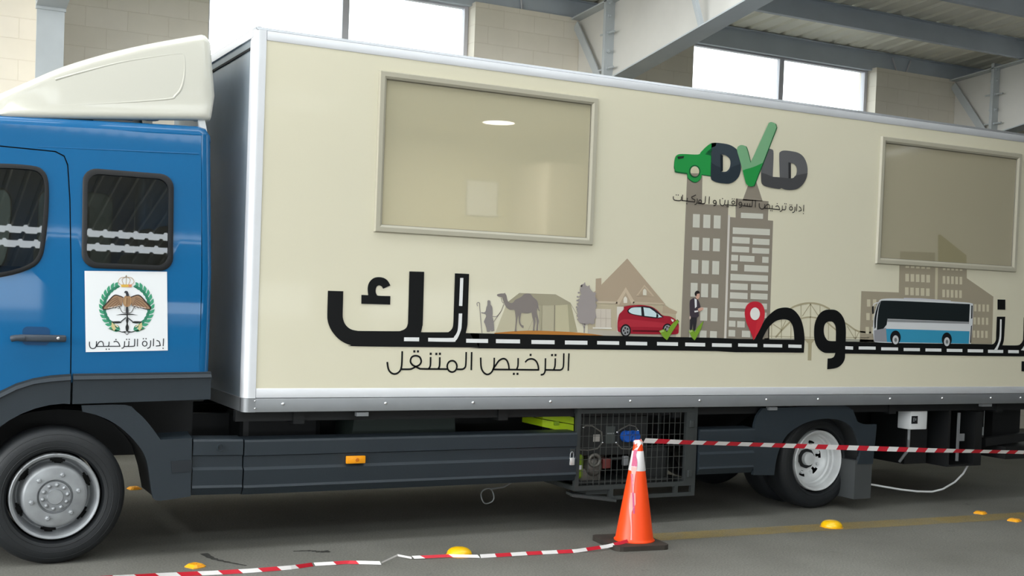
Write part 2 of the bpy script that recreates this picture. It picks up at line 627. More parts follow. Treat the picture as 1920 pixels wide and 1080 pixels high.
# portal frames
def portal_frame(x, label):
    f = thing('portal_frame', label, 'steel frame', (x, 12.8, 0))
    fw_ = 0.135
    yin, yout = 12.41, 13.195
    zt = lambda y: 5.30 + PITCH * (13.175 - y)                 # underside of purlins
    zb = lambda y: 4.40 + 0.172 * (12.4 - y) if y > 8.6 else 4.40 + 0.172 * 3.8 + PITCH * (8.6 - y)
    # column
    MB().prism([(yin, 0.02), (yout, 0.02), (yout, zt(yout) - .02), (yin, zt(yin) - .02)], x - .008, x + .008, axis='x').build('column_web', M_web, f)
    MB().box(x - fw_ + .01, x + fw_ - .01, yin - .016, yin, 0.02, 4.40).build('column_flange', M_steel, f)
    MB().box(x - .22, x + .22, yin - .1, yout + .02, 0.0, 0.02).build('base_plate', M_steel, f)
    # end plates, taller than the rafter
    MB().box(x - fw_, x + fw_, yin - .004, yin + .02, 4.36, zt(yin) + .06).build('end_plate', M_steel, f)
    MB().box(x - fw_, x + fw_, yin - .03, yin - .006, 4.36, zt(yin) + .06).build('end_plate', M_steel, f)
    # rafter
    ys = [yin - .03, 8.6, RIDGE]
    MB().prism([(y, zb(y)) for y in ys] + [(y, zt(y)) for y in reversed(ys)], x - .008, x + .008, axis='x').build('rafter_web', M_web, f)
    MB().prism([(y, zb(y) - .016) for y in ys] + [(y, zb(y)) for y in reversed(ys)], x - fw_, x + fw_, axis='x').build('bottom_flange', M_steel, f)
    yt = [yout, RIDGE]
    MB().prism([(y, zt(y) - .018) for y in yt] + [(y, zt(y)) for y in reversed(yt)], x - fw_, x + fw_, axis='x').build('top_flange', M_steel, f)
    # diagonal stiffener of the knee
    for sgn in (-1, 1):
        MB().bar((x + sgn * .075, yout - .02, 5.22), (x + sgn * .075, yin + .03, 4.30), .11, .018, up=(0, .6, 1)).build('stiffener', M_steel, f)
        for k, z in enumerate((5.34, 5.18, 4.98, 4.76, 4.56, 4.42)):
            L = 0.13 if k in (2, 4) else 0.045
            xx = x + sgn * .085
            MB().tube([(xx, yin - .03 - L, z), (xx, yin + .02 + L, z)], .012, 8).tube([(xx, yin - .054, z), (xx, yin - .03, z)], .024, 6).build('bolt', M_steel, f)
    # fly brace up to the purlin
    MB().bar((x - .09, 10.53, zb(10.53) + .01), (x - .42, 10.53, roof_z(10.55) - .16), .05, .05).build('fly_brace', M_steel, f)
    return f


portal_frame(1.46, 'grey steel portal frame left of the first window, above the cab deflector')
portal_frame(7.79, 'deep white-webbed haunched portal frame between the two bright windows')
portal_frame(14.40, 'white-webbed portal frame at the far right above the cargo box')
portal_frame(-5.0, 'steel portal frame beyond the left edge of the picture')


def wall_tie(x, lean, label):
    m = MB().tube([(x, 13.28, 5.315), (x + lean, 13.27, 5.50)], .012, 6)
    tag(m.build('bent_rod', M_frame), label, 'rod')


wall_tie(13.26, -.10, 'thin white rod on top of the right wall pier, leaning left')
wall_tie(13.45, .08, 'thin white rod on top of the right wall pier, leaning right')
wall_tie(7.0, -.03, 'thin white rod standing on the wall pier beside the first window')

# daylight through the openings, plus an added area lamp at the left end
portal('portal_left', (X0 - .3, 0, 3), (6, 28), (0, math.pi / 2, 0))

L = bpy.data.lights.new('added_left_daylight', 'AREA')
L.shape = 'RECTANGLE'; L.size = 9; L.size_y = 3.4; L.energy = 950; L.color = (1.0, .98, .95)
o = bpy.data.objects.new('added_left_daylight', L)
o.location = (X0 + .05, 8.2, 4.0); o.rotation_euler = (0, -math.pi / 2, 0)
o.rotation_euler = Vector((1, 0, 0)).to_track_quat('-Z', 'Y').to_euler()
COL.objects.link(o)

# painted line on the floor
a0, a1, b0, b1 = gr(1190, 1017), gr(1190, 1003), gr(1920, 973), gr(1920, 961)
dx = (b0[0] - a0[0])
ext = lambda p, q, t: (p[0] + (q[0] - p[0]) * t, p[1] + (q[1] - p[1]) * t)
q0, q1 = ext(a0, b0, 2.2), ext(a1, b1, 2.2)
m = MB().add([(a0[0], a0[1], .003), (q0[0], q0[1], .003), (q1[0], q1[1], .003), (a1[0], a1[1], .003)], [(0, 1, 2, 3)])
tag(m.build('floor_line', worn_paint_material()), 'worn yellow painted line on the grey floor running right from the cone', 'floor marking', kind=None)

# ================================================================== THE TRUCK
M_alu = mat('aluminium_profile', (226, 228, 232), 0.38, metal=0.25, noise=0.02, nscale=5)
M_rail = mat('grey_alu_rail', (150, 153, 156), 0.42, metal=0.5, noise=0.04, nscale=4)
M_cream = mat('cream_panel', (223, 217, 193), 0.3, coat=0.25, noise=0.015, nscale=1.2)
M_face = mat('grey_front_panel', (150, 162, 172), 0.3, metal=0.3, noise=0.08, nscale=3)
M_wf = mat('cream_window_frame', (180, 175, 157), 0.4)
M_film = mat('film_pane', (196, 190, 164), 0.06, alpha=0.7, coat=0.3)
M_film2 = mat('film_pane_dense', (178, 170, 146), 0.06, alpha=0.93, coat=0.3)
M_room = mat('cargo_room_lining', (205, 198, 168), 0.6)
M_blue = mat('cab_blue_paint', (0, 96, 150), 0.5, coat=0.7, spec=0.2, noise=0.02, nscale=3)
M_skirt = mat('slate_plastic', (34, 43, 50), 0.5, bump=0.15, bscale=220, noise=0.04, nscale=3)
M_rubber = mat('black_rubber', (15, 17, 20), 0.55, noise=0.15, nscale=10)
M_tyre = mat('tyre_rubber', (25, 28, 31), 0.55, noise=0.12, nscale=7, bump=0.1, bscale=150)
M_rim = mat('steel_rim', (150, 153, 156), 0.42, metal=0.35, noise=0.18, nscale=9)
M_rim2 = mat('silver_rim', (216, 218, 218), 0.4, metal=0.15, noise=0.12, nscale=6)
M_chrome = mat('bright_rivet', (226, 228, 230), 0.22, metal=0.9)
M_defl = mat('cream_fibreglass', (206, 204, 192), 0.3, coat=0.5)
M_glasst = glass_material('tinted_cab_glass', (0.42, 0.47, 0.48), 1.75)
M_int = mat('cab_interior_grey', (62, 66, 70), 0.8)
M_seat = mat('seat_cloth', (38, 40, 44), 0.9)
M_amber = mat('amber_lens', (245, 158, 20), 0.25)
M_amber2 = mat('amber_lens_inner', (200, 110, 10), 0.25)
M_white = mat('white_plastic', (226, 228, 228), 0.4)
M_door_handle = mat('handle_grey', (58, 66, 76), 0.45)
M_sticker = mat('white_sticker', (236, 238, 240), 0.4)

SIDE = 8.025            # plane of the cargo box side
FX, RX = 2.222, 10.45   # box front and rear
FAR = 10.475
truck = thing('box_truck', 'blue and cream box truck with a printed cargo side parked across the hall', 'truck', (5.0, 9.25, 0))


def part(m, name, mats, parent=truck, smooth=None, label=None):
    o = m.build(name, mats, parent, smooth)
    if label: o['label'] = label
    return o


# ---------------- cargo box
Z0, Z1, Z2, Z3, Z4, Z5 = 0.952, 1.045, 1.114, 3.451, 3.515, 3.54
W1 = (3.115, 4.92, 2.215, 3.35)
W2 = (7.862, 9.668, 2.208, 3.34)
panel_poly = [(2.303, Z2), (RX - .08, Z2), (RX - .08, Z3), (2.303, Z3)]
hole = lambda w_: [(w_[0] + .03, w_[2] + .03), (w_[1] - .03, w_[2] + .03), (w_[1] - .03, w_[3] - .03), (w_[0] + .03, w_[3] - .03)]
side = part(MB().prism(panel_poly, SIDE, SIDE + .04, holes=[hole(W1), hole(W2)]), 'side_panel', M_cream, label='cream printed side panel')
part(MB().box(2.303, RX - .08, FAR - .04, FAR, Z2, Z3), 'far_side_panel', M_cream)


def curved_corner(m, z0, z1, r, x=FX, y=SIDE, w_=.083, out=.006, n=8):
    """vertical corner post: rounded outer edge, returns on both faces"""
    pts = [(x + w_, y + .01), (x + w_, y - out), (x + r, y - out)]
    for k in range(1, n):
        a = math.pi / 2 * k / n
        pts.append((x + r - r * math.sin(a) - out * 0, y - out + r - r * math.cos(a)))
    pts += [(x, y - out + r), (x, y + .075), (x + .012, y + .075), (x + .012, y + .03)]
    m.prism(pts, z0, z1, axis='z')
    return m


part(curved_corner(MB(), Z1 + .002, Z4, .045), 'corner_post', M_alu, smooth=50, label='white rounded front corner post')
part(MB().cbox(FX + .085, RX, SIDE - .006, SIDE + .05, Z1 + .003, Z2, .006), 'lower_rail', M_alu, smooth=40)
part(MB().cbox(FX + .085, RX, SIDE - .006, SIDE + .05, Z3, Z4, .006), 'upper_rail', M_alu, smooth=40)
part(MB().prism([(SIDE - .004, Z4 + .001), (SIDE + .03, Z5), (FAR - .03, Z5), (FAR + .004, Z4 + .001), (FAR - .05, Z4 - .05), (SIDE + .05, Z4 - .05)], FX + .02, RX, axis='x'), 'roof_panel', M_rail)
part(MB().prism([(FX - .004, Z4 + .001), (FX + .03, Z5 + .004), (FX + .06, Z5 + .004), (FX + .06, Z4 - .04), (FX - .004, Z4 - .05)], SIDE + .03, FAR - .03), 'front_top_rail', M_alu)
rail = part(curved_corner(MB(), Z0, Z1, .045, out=.010).cbox(FX + .08, RX, SIDE - .010, SIDE + .06, Z0, Z1, .004).box(FX, FX + .05, SIDE + .06, FAR, Z0, Z1), 'bottom_rail', M_rail, smooth=40, label='grey riveted bottom rail')
for px, py in ((530.5, 757.5), (723, 756.2), (887, 755), (1032, 753), (1182, 752), (1312, 751), (1437, 749), (1534, 748.5), (1669, 747.5), (1767, 746.5), (1858, 746), (1914, 745.6)):
    x, z = at(px, py, SIDE - .01)
    MB().dome((x, SIDE - .010, z), .013, .011).build('rivet', M_chrome, rail, 60)
for px, py in ((478, 752), (478, 766), (439, 750), (439, 762)):
    if px > 450:
        x, z = at(px, py, SIDE - .01)
        MB().dome((x, SIDE - .010, z), .007, .007).build('rivet', M_chrome, rail, 60)
fp = part(MB().box(FX + .012, FX + .05, SIDE + .05, FAR - .01, Z1, Z4 - .03), 'front_panel', M_face, label='dull grey front panel behind the cab')
MB().box(FX + .004, FX + .014, SIDE + .072, SIDE + .10, Z1, Z4 - .06).build('corner_strip', M_alu, fp)
MB().box(FX + .002, FX + .014, SIDE + .10, FAR - .1, Z4 - .12, Z4 - .105).build('panel_seam', M_black, fp)
rear = part(MB().box(RX - .05, RX, SIDE + .01, FAR - .01, Z1, Z4), 'rear_door', M_cream)
MB().box(RX, RX + .01, 9.235, 9.265, Z1 + .02, Z4 - .05).build('door_seam', M_black, rear)
MB().tube([(RX + .03, 9.0, Z1 + .05), (RX + .03, 9.0, Z4 - .08)], .014).build('lock_bar', M_chrome, rear)
MB().tube([(RX + .03, 9.5, Z1 + .05), (RX + .03, 9.5, Z4 - .08)], .014).build('lock_bar', M_chrome, rear)
# lining of the room inside
part(MB().box(FX + .06, RX - .06, 10.30, 10.34, Z2, 3.30), 'inner_wall', M_room)
part(MB().box(FX + .06, RX - .06, SIDE + .045, FAR - .045, 3.28, 3.32), 'inner_ceiling', M_room)
part(MB().box(FX + .06, RX - .06, SIDE + .06, FAR - .05, Z0 + .02, Z1 + .02), 'box_floor', M_black)
for x in (3.02, 6.9):
    part(MB().box(x, x + .04, SIDE + .05, 10.30, Z1 + .02, 3.28), 'partition', M_room)
for x in (FX + .06, RX - .12):
    part(MB().box(x, x + .04, SIDE + .05, 10.3, Z1 + .02, 3.28), 'inner_end_wall', M_room)


def box_window(w_, film):
    x0, x1, z0, z1 = w_
    f = .055
    o = MB()
    yo, yi = SIDE - .022, SIDE + .03
    for poly in ([(x0, z0), (x1, z0), (x1 - f, z0 + f), (x0 + f, z0 + f)], [(x1, z0), (x1, z1), (x1 - f, z1 - f), (x1 - f, z0 + f)],
                 [(x1, z1), (x0, z1), (x0 + f, z1 - f), (x1 - f, z1 - f)], [(x0, z1), (x0, z0), (x0 + f, z0 + f), (x0 + f, z1 - f)]):
        # mitred profile with a raised rounded face
        a, b, c, d = poly
        mid = lambda p, q, t: (p[0] + (q[0] - p[0]) * t, p[1] + (q[1] - p[1]) * t)
        a1, b1 = mid(a, d, .15), mid(b, c, .15)
        a2, b2 = mid(a, d, .7), mid(b, c, .7)
        ring0 = [(a[0], SIDE - .001, a[1]), (a1[0], yo, a1[1]), (a2[0], yo, a2[1]), (d[0], yo + .01, d[1]), (d[0], yi, d[1])]
        ring1 = [(b[0], SIDE - .001, b[1]), (b1[0], yo, b1[1]), (b2[0], yo, b2[1]), (c[0], yo + .01, c[1]), (c[0], yi, c[1])]
        o.loft([ring0, ring1])
    fr = o.build('window_frame', M_wf, side)
    MB().box(x0 + f, x1 - f, SIDE + .004, SIDE + .010, z0 + f, z1 - f).build('window_pane', film, side)
    g = .004
    q = MB()
    q.box(x0 + f, x1 - f, SIDE - .004, SIDE + .004, z1 - f - g, z1 - f).box(x0 + f, x1 - f, SIDE - .004, SIDE + .004, z0 + f, z0 + f + g)
    q.box(x0 + f, x0 + f + g, SIDE - .004, SIDE + .004, z0 + f + g, z1 - f - g).box(x1 - f - g, x1 - f, SIDE - .004, SIDE + .004, z0 + f + g, z1 - f - g)
    q.build('window_gasket', mat('gasket_grey', (120, 116, 104), .6), side)
    return fr


box_window(W1, M_film)
box_window(W2, M_film2)

# ---------------- cab
BELT = 1.87
cab_y = lambda z: 8.05 + .09 * max(0, z - BELT) + .055 * max(0, 1.372 - z)
tilt = lambda x: -.055 * (1.95 - x) / 1.26                   # roof falls slightly towards the front


def cab_sheet(outline, off=0.0, thick=.012, holes=(), far=False):
    """sheet-metal side: polygon in (x, z) bent to the cab's side curve"""
    loops = [list(outline)] + [list(h) for h in holes]
    bm = bmesh.new()
    flat = [p for l in loops for p in l]
    vs = [bm.verts.new((p[0], 0, p[1])) for p in flat]
    for t in tessellate_polygon([[Vector((p[0], p[1], 0)) for p in l] for l in loops]):
        try:
            bm.faces.new([vs[i] for i in t])
        except ValueError:
            pass
    for z in (1.10, 1.25, 1.34, 1.372, 1.40, 1.6, BELT, 2.1, 2.4, 2.7):
        bmesh.ops.bisect_plane(bm, geom=bm.verts[:] + bm.edges[:] + bm.faces[:], plane_co=(0, 0, z), plane_no=(0, 0, 1), dist=1e-6)
    for v in bm.verts:
        v.co.y = cab_y(v.co.z) + off
    r = bmesh.ops.extrude_face_region(bm, geom=bm.faces[:])
    for v in [g for g in r['geom'] if isinstance(g, bmesh.types.BMVert)]:
        v.co.y += thick
    if far:
        for v in bm.verts:
            v.co.y = 18.5 - v.co.y
    return MB().bm(bm)


def rrect(x0, z0, x1, z1, r, n=6, rs=None):
    """rounded rectangle (list of (x,z)); rs = radii for BL, BR, TR, TL"""
    rs = rs or (r, r, r, r)
    out = []
    for (cx, cz, a0), rr in zip(((x0, z0, math.pi), (x1, z0, -math.pi / 2), (x1, z1, 0), (x0, z1, math.pi / 2)), rs):
        sx = 1 if cx == x0 else -1; sz = 1 if cz == z0 else -1
        for k in range(n + 1):
            a = a0 + math.pi / 2 * k / n
            out.append((cx + sx * rr + rr * math.cos(a), cz + sz * rr + rr * math.sin(a)))
    return out


RWIN = rrect(1.172, 1.885, 1.732, 2.508, .085)
DWIN = smooth_pts([(.17, 1.76), (.45, 1.775), (.70, 1.806), (.86, 1.862), (.925, 1.93), (.948, 2.05), (.962, 2.25), (.958, 2.41), (.925, 2.475), (.86, 2.495), (.68, 2.492), (.45, 2.47), (.33, 2.36)], True, 3, 60)
cab = part(cab_sheet([(1.127, 1.15), (1.93, 1.17), (1.915, 2.80), (.0, 2.80 + tilt(.0)), (-.12, 2.66), (.68, 2.66 + tilt(.68) * .9), (1.005, 2.605), (1.06, 2.58), (1.082, 2.525), (1.098, 2.30), (1.118, 1.6)], holes=[RWIN]), 'cab_side', M_blue, smooth=40, label='blue cab side behind the door')
door = cab_sheet([(-.28, 1.12), (.55, .98), (.72, 1.08), (.92, 1.165), (1.118, 1.19), (1.110, 1.6), (1.090, 2.30), (1.074, 2.52), (1.053, 2.573), (1.0, 2.597), (.68, 2.602), (.14, 2.56), (.02, 2.4), (-.2, 1.75)], off=-.004, holes=[DWIN]).build('door', M_blue, cab, 40)
door['label'] = 'blue front door'
cab_sheet([(-.42, .95), (.55, .90), (1.15, 1.1), (1.15, 2.7), (.1, 2.7), (-.05, 2.5), (-.25, 1.75)], off=.022, holes=[[(p[0], p[1]) for p in DWIN]], thick=.02).build('door_gap_backing', M_black, cab)  # black backing sheet that makes the gap round the door dark
cab_sheet([(-.42, 1.0), (1.93, 1.0), (1.915, 2.80), (.0, 2.80 + tilt(.0)), (-.25, 1.75)], holes=[rrect(1.172, 1.885, 1.732, 2.508, .085), DWIN], far=True).build('far_side', M_blue, cab, 40)


def loop_tube(poly, off, rx, name, m, parent, far=False):
    pts = [(p[0], cab_y(p[1]) + off, p[1]) for p in poly]
    MB().tube(pts, rx, 8, closed=True).build(name, m, parent, 60)


def inset(poly, d):
    c = (sum(p[0] for p in poly) / len(poly), sum(p[1] for p in poly) / len(poly))
    out = []
    for p in poly:
        v = Vector((p[0] - c[0], p[1] - c[1]))
        out.append((p[0] - v.x / v.length * d, p[1] - v.y / v.length * d))
    return out


def gasket(poly, wid, name, parent):
    inner = inset(poly, wid)
    n = len(poly)
    m = MB()
    r = [[(p[0], cab_y(p[1]) - .010, p[1]) for p in inset(poly, -.006)], [(p[0], cab_y(p[1]) - .016, p[1]) for p in inset(poly, .004)],
         [(p[0], cab_y(p[1]) - .014, p[1]) for p in inner], [(p[0], cab_y(p[1]) + .012, p[1]) for p in inner], [(p[0], cab_y(p[1]) + .012, p[1]) for p in poly]]
    m.loft(r, closed=True)
    return m.build(name, M_rubber, parent, 60)


gasket(RWIN, .034, 'window_gasket', cab)
gasket(DWIN, .022, 'window_gasket', door)
cab_sheet(inset(RWIN, .025), off=.002, thick=.004).build('side_window', M_glasst, cab)
cab_sheet(inset(DWIN, .015), off=.004, thick=.004).build('door_window', M_glasst, cab)
# roof shell with rounded shoulders, rear corners, rear wall, front
sec = [(8.0, -.0)]


def cab_section(x, drop=0.0, inx=0.0):
    t = tilt(x)
    pr = [(8.134 + inx, 2.795), (8.141 + inx, 2.822), (8.158 + inx, 2.844), (8.19 + inx, 2.858), (8.30, 2.868), (8.7, 2.876), (9.25, 2.88)]
    pr += [(18.5 - y, z) for y, z in reversed(pr[:-1])]
    return [(x, y, z + t - drop) for y, z in pr]


mroof = MB().loft([cab_section(-.20, .16), cab_section(-.12, .08), cab_section(.05, .01), cab_section(.5), cab_section(1.0), cab_section(1.5), cab_section(1.90), cab_section(1.955, .012, .01), cab_section(1.985, .045, .03), cab_section(1.995, .09, .05)])
mroof.build('cab_roof', M_blue, cab, 50)
rows = []
for z in (1.17, 1.372, 1.6, BELT, 2.3, 2.6, 2.80):
    y = cab_y(z); xr = 1.93 - .015 * max(0, z - BELT)
    rows.append([(xr + .075 * math.sin(a), y + .075 - .075 * math.cos(a), z) for a in [math.pi / 2 * k / 8 for k in range(9)]] +
                [(xr + .075, 18.5 - y - .075, z)] + [(xr + .075 * math.sin(a), 18.5 - y - .075 + .075 * math.cos(a), z) for a in [math.pi / 2 * k / 8 for k in range(8, -1, -1)]])
MB().loft(rows).build('rear_wall', M_blue, cab, 50)
# drip moulding along the roof edge and press lines
MB().tube([(x, 8.140, 2.796 + tilt(x)) for x in (-.05, .4, .9, 1.4, 1.92)], .010, 6).build('drip_rail', M_blue, cab, 60)
MB().tube([(x, cab_y(2.66) - .001, 2.668 + tilt(x)) for x in (.9, 1.3, 1.6, 1.9)], .004, 6).build('press_line', M_blue, cab, 60)
# front: windscreen, nose, bumper
fcol = part(MB().loft([[(-.12, 8.17, 2.70), (-.20, 9.25, 2.72), (-.12, 10.33, 2.70)], [(-.36, 8.10, 1.62), (-.46, 9.25, 1.62), (-.36, 10.40, 1.62)]]), 'windscreen', M_glasst)
part(MB().loft([[(-.36, 8.08, 1.62), (-.46, 9.25, 1.62), (-.36, 10.42, 1.62)], [(-.42, 8.08, 1.0), (-.52, 9.25, 1.0), (-.42, 10.42, 1.0)]]), 'nose_panel', M_blue)
part(MB().cbox(-.62, .22, 8.07, 10.43, .38, .98, .06), 'bumper', M_skirt, smooth=40)
# handle
hd = MB().cbox(.80, 1.085, 8.0, 8.028, 1.408, 1.452, .012)
hd.tube([(.765, 8.02, 1.424), (.79, 8.008, 1.43), (.84, 8.012, 1.43)], .02, 8)
dh = part(hd, 'door_handle', M_door_handle, cab, 50)
dh['label'] = 'dark grey door handle'
MB().prism(rrect(.83, 1.385, .99, 1.50, .03), 8.043, 8.047).build('handle_recess', mat('shaded_blue', (0, 66, 112), .4, coat=.3), cab)  # flat plate, darker blue stands for the shade of the recess
MB().dome((1.035, 8.0, 1.432), .010, .004, n=12).build('door_lock', M_chrome, cab, 60)
# grey lower trim with arch
arch = [(1.1 + .60 * math.cos(a), .42 + .60 * math.sin(a)) for a in [math.radians(t) for t in range(172, 84, -8)]]
top_front = [(.08, .62), (.22, .80), (.40, .93), (.56, 1.01), (.711, 1.098), (.80, 1.145), (.90, 1.178), (1.0, 1.196), (1.12, 1.206)]
tf = part(MB().prism(top_front + [(1.12, 1.016)] + list(reversed(arch)) + [(.30, .42)], 8.035, 8.09), 'arch_trim', M_skirt, label='slate grey wheel arch trim')
low_front = [(.12, .60), (.25, .77), (.40, .895), (.56, .975), (.711, 1.062), (.80, 1.11), (.90, 1.145), (1.0, 1.16), (1.12, 1.170)]
MB().loft([[(x, 8.046, z) for x, z in top_front], [(x, 8.016, z) for x, z in low_front], [(x, 8.036, z - .004) for x, z in low_front]]).build('trim_step', M_skirt, tf)
tr = part(MB().prism([(1.134, 1.016), (2.005, 1.041), (2.005, 1.222), (1.134, 1.206)], 8.034, 8.30), 'lower_trim', M_skirt, label='slate grey sill trim')
MB().loft([[(1.134, 8.046, 1.208), (2.005, 8.046, 1.224)], [(1.134, 8.016, 1.172), (2.005, 8.016, 1.188)], [(1.134, 8.036, 1.168), (2.005, 8.036, 1.184)]]).build('trim_step', M_skirt, tr)
part(MB().box(-.2, 1.98, 8.12, 10.38, 1.02, 1.06), 'cab_floor', M_black)
cab_sheet(inset(RWIN, -.01), off=.02, thick=.004, far=True).build('far_window', M_glasst, cab)
cab_sheet(inset(DWIN, -.01), off=.02, thick=.004, far=True).build('far_window', M_glasst, cab)
# seats and interior
for y in (8.55, 9.95):
    for x in (.75,):
        s = MB().cbox(x - .05, x + .42, y - .23, y + .23, 1.35, 1.55, .05).cbox(x + .36, x + .52, y - .23, y + .23, 1.5, 2.08, .06).cbox(x + .42, x + .52, y - .13, y + .13, 2.12, 2.32, .04)
        s.tube([(x + .46, y - .05, 2.0), (x + .46, y - .05, 2.2)], .012).tube([(x + .46, y + .05, 2.0), (x + .46, y + .05, 2.2)], .012)
        part(s, 'seat', M_seat, cab, 50)
for y in (8.7, 9.3, 9.85):
    s = MB().cbox(1.35, 1.78, y - .22, y + .22, 1.35, 1.5, .05).cbox(1.74, 1.88, y - .22, y + .22, 1.45, 2.02, .05).cbox(1.76, 1.86, y - .12, y + .12, 2.05, 2.20, .04)
    part(s, 'rear_seat', M_seat, cab, 50)
part(MB().box(.02, .32, 8.2, 10.3, 1.5, 1.72).tube([(.45 + .06 * math.cos(t), 8.65 + .21 * math.sin(t), 1.78 + .17 * math.cos(t)) for t in [2 * math.pi * k / 20 for k in range(20)]], .014, 8, closed=True), 'dashboard', M_int, cab)
part(MB().box(1.02, 1.14, 8.16, 8.20, 1.2, 2.75), 'door_pillar', M_int, cab)

# air deflector over the cab
dtop = smooth_pts([(.10, 2.56), (.26, 2.68), (.44, 2.80), (.58, 2.89), (.682, 2.945), (.834, 3.035), (1.052, 3.160), (1.310, 3.275), (1.559, 3.368), (1.816, 3.450), (1.93, 3.484)], False, 3, 80)
dbot = lambda x: 2.79 + (x - .685) * .092
dm = []
prev = None
for x, zt in dtop:
    zb_ = min(dbot(x), zt - .03)
    y0 = 8.175 + .05 * max(0, (.75 - x))
    h = zt - zb_
    r = min(.06, h * .45)
    lip = min(.035, h * .2)
    pr = [(y0 + .05, zb_ - .005), (y0 + .012, zb_ + .0), (y0 - .004, zb_ + lip * .6), (y0 + .006, zb_ + lip * 1.4), (y0 + .02, zb_ + h * .3), (y0 + .03 + .02 * h, zt - r)]
    pr += [(y0 + .03 + .02 * h + r * (1 - math.cos(a)) * 1.2, zt - r + r * math.sin(a)) for a in [math.pi / 2 * k / 5 for k in range(1, 6)]]
    pr += [(8.6, zt + .012), (9.25, zt + .02)]
    pr = pr + [(18.5 - y, z) for y, z in reversed(pr[:-1])]
    dm.append([(x, y, z) for y, z in pr])
# rolled rear edge, bulging backwards at mid height
def rear_ring(k, dx, shrink):
    out = []
    for (x, y, z) in dm[-1]:
        t = (z - 2.90) / .57
        bul = .065 * (1 - ((t - .45) / .6) ** 2)
        out.append((x + dx + bul * k, y + (shrink if y < 9.25 else -shrink) * (1 if abs(y - 9.25) > .5 else 0), z - shrink * .6 * max(0, t)))
    return out
rings = dm + [rear_ring(.6, .018, .004), rear_ring(.9, .030, .02), rear_ring(1.0, .028, .045), rear_ring(1.0, .005, .055), rear_ring(1.0, -.06, .075)]
de = part(MB().loft(rings), 'air_deflector', M_defl, smooth=60, label='cream roof air deflector')


def defl_y(x, z):
    zt = None
    for (xa, za), (xb, zb2) in zip(dtop, dtop[1:]):
        if xa <= x <= xb:
            zt = za + (zb2 - za) * (x - xa) / (xb - xa)
    zt = zt or dtop[-1][1]
    h = zt - dbot(x)
    t = (z - dbot(x)) / h
    return 8.175 + .02 + (t - .3) * (.010 + .02 * h) / .5


fr_pts = []
for px, py in ((104, 149), (150, 136), (225, 117), (290, 106), (338, 100), (346, 104), (347, 120), (346, 140), (340, 165), (328, 180), (315, 186), (225, 193), (150, 197), (104, 199)):
    x, z = at(px, py, 8.2)
    fr_pts.append((x, z))
MB().tube([(p[0], defl_y(p[0], p[1]) + .0055, p[1]) for p in smooth_pts(fr_pts, False, 4, 80)], .010, 8).build('side_ridge', M_defl, de, 80)
# bracket and roof fittings under it
for y in (8.22, 10.28):
    MB().bar((1.925, y, 2.93), (1.955, y, 2.80), .03, .045).build('bracket', M_white, de)
MB().lathe([(.0, .10), (.055, .10), (.06, .09), (.06, 0), (.0, 0)], 'z', (1.64, 8.45, 2.90), 20).box(1.42, 1.55, 8.45, 8.6, 2.90, 2.99).build('roof_fitting', M_white, de, 40)
MB().box(.9, 1.3, 8.6, 9.9, 2.80, 2.90).build('roof_hatch', M_black, de)


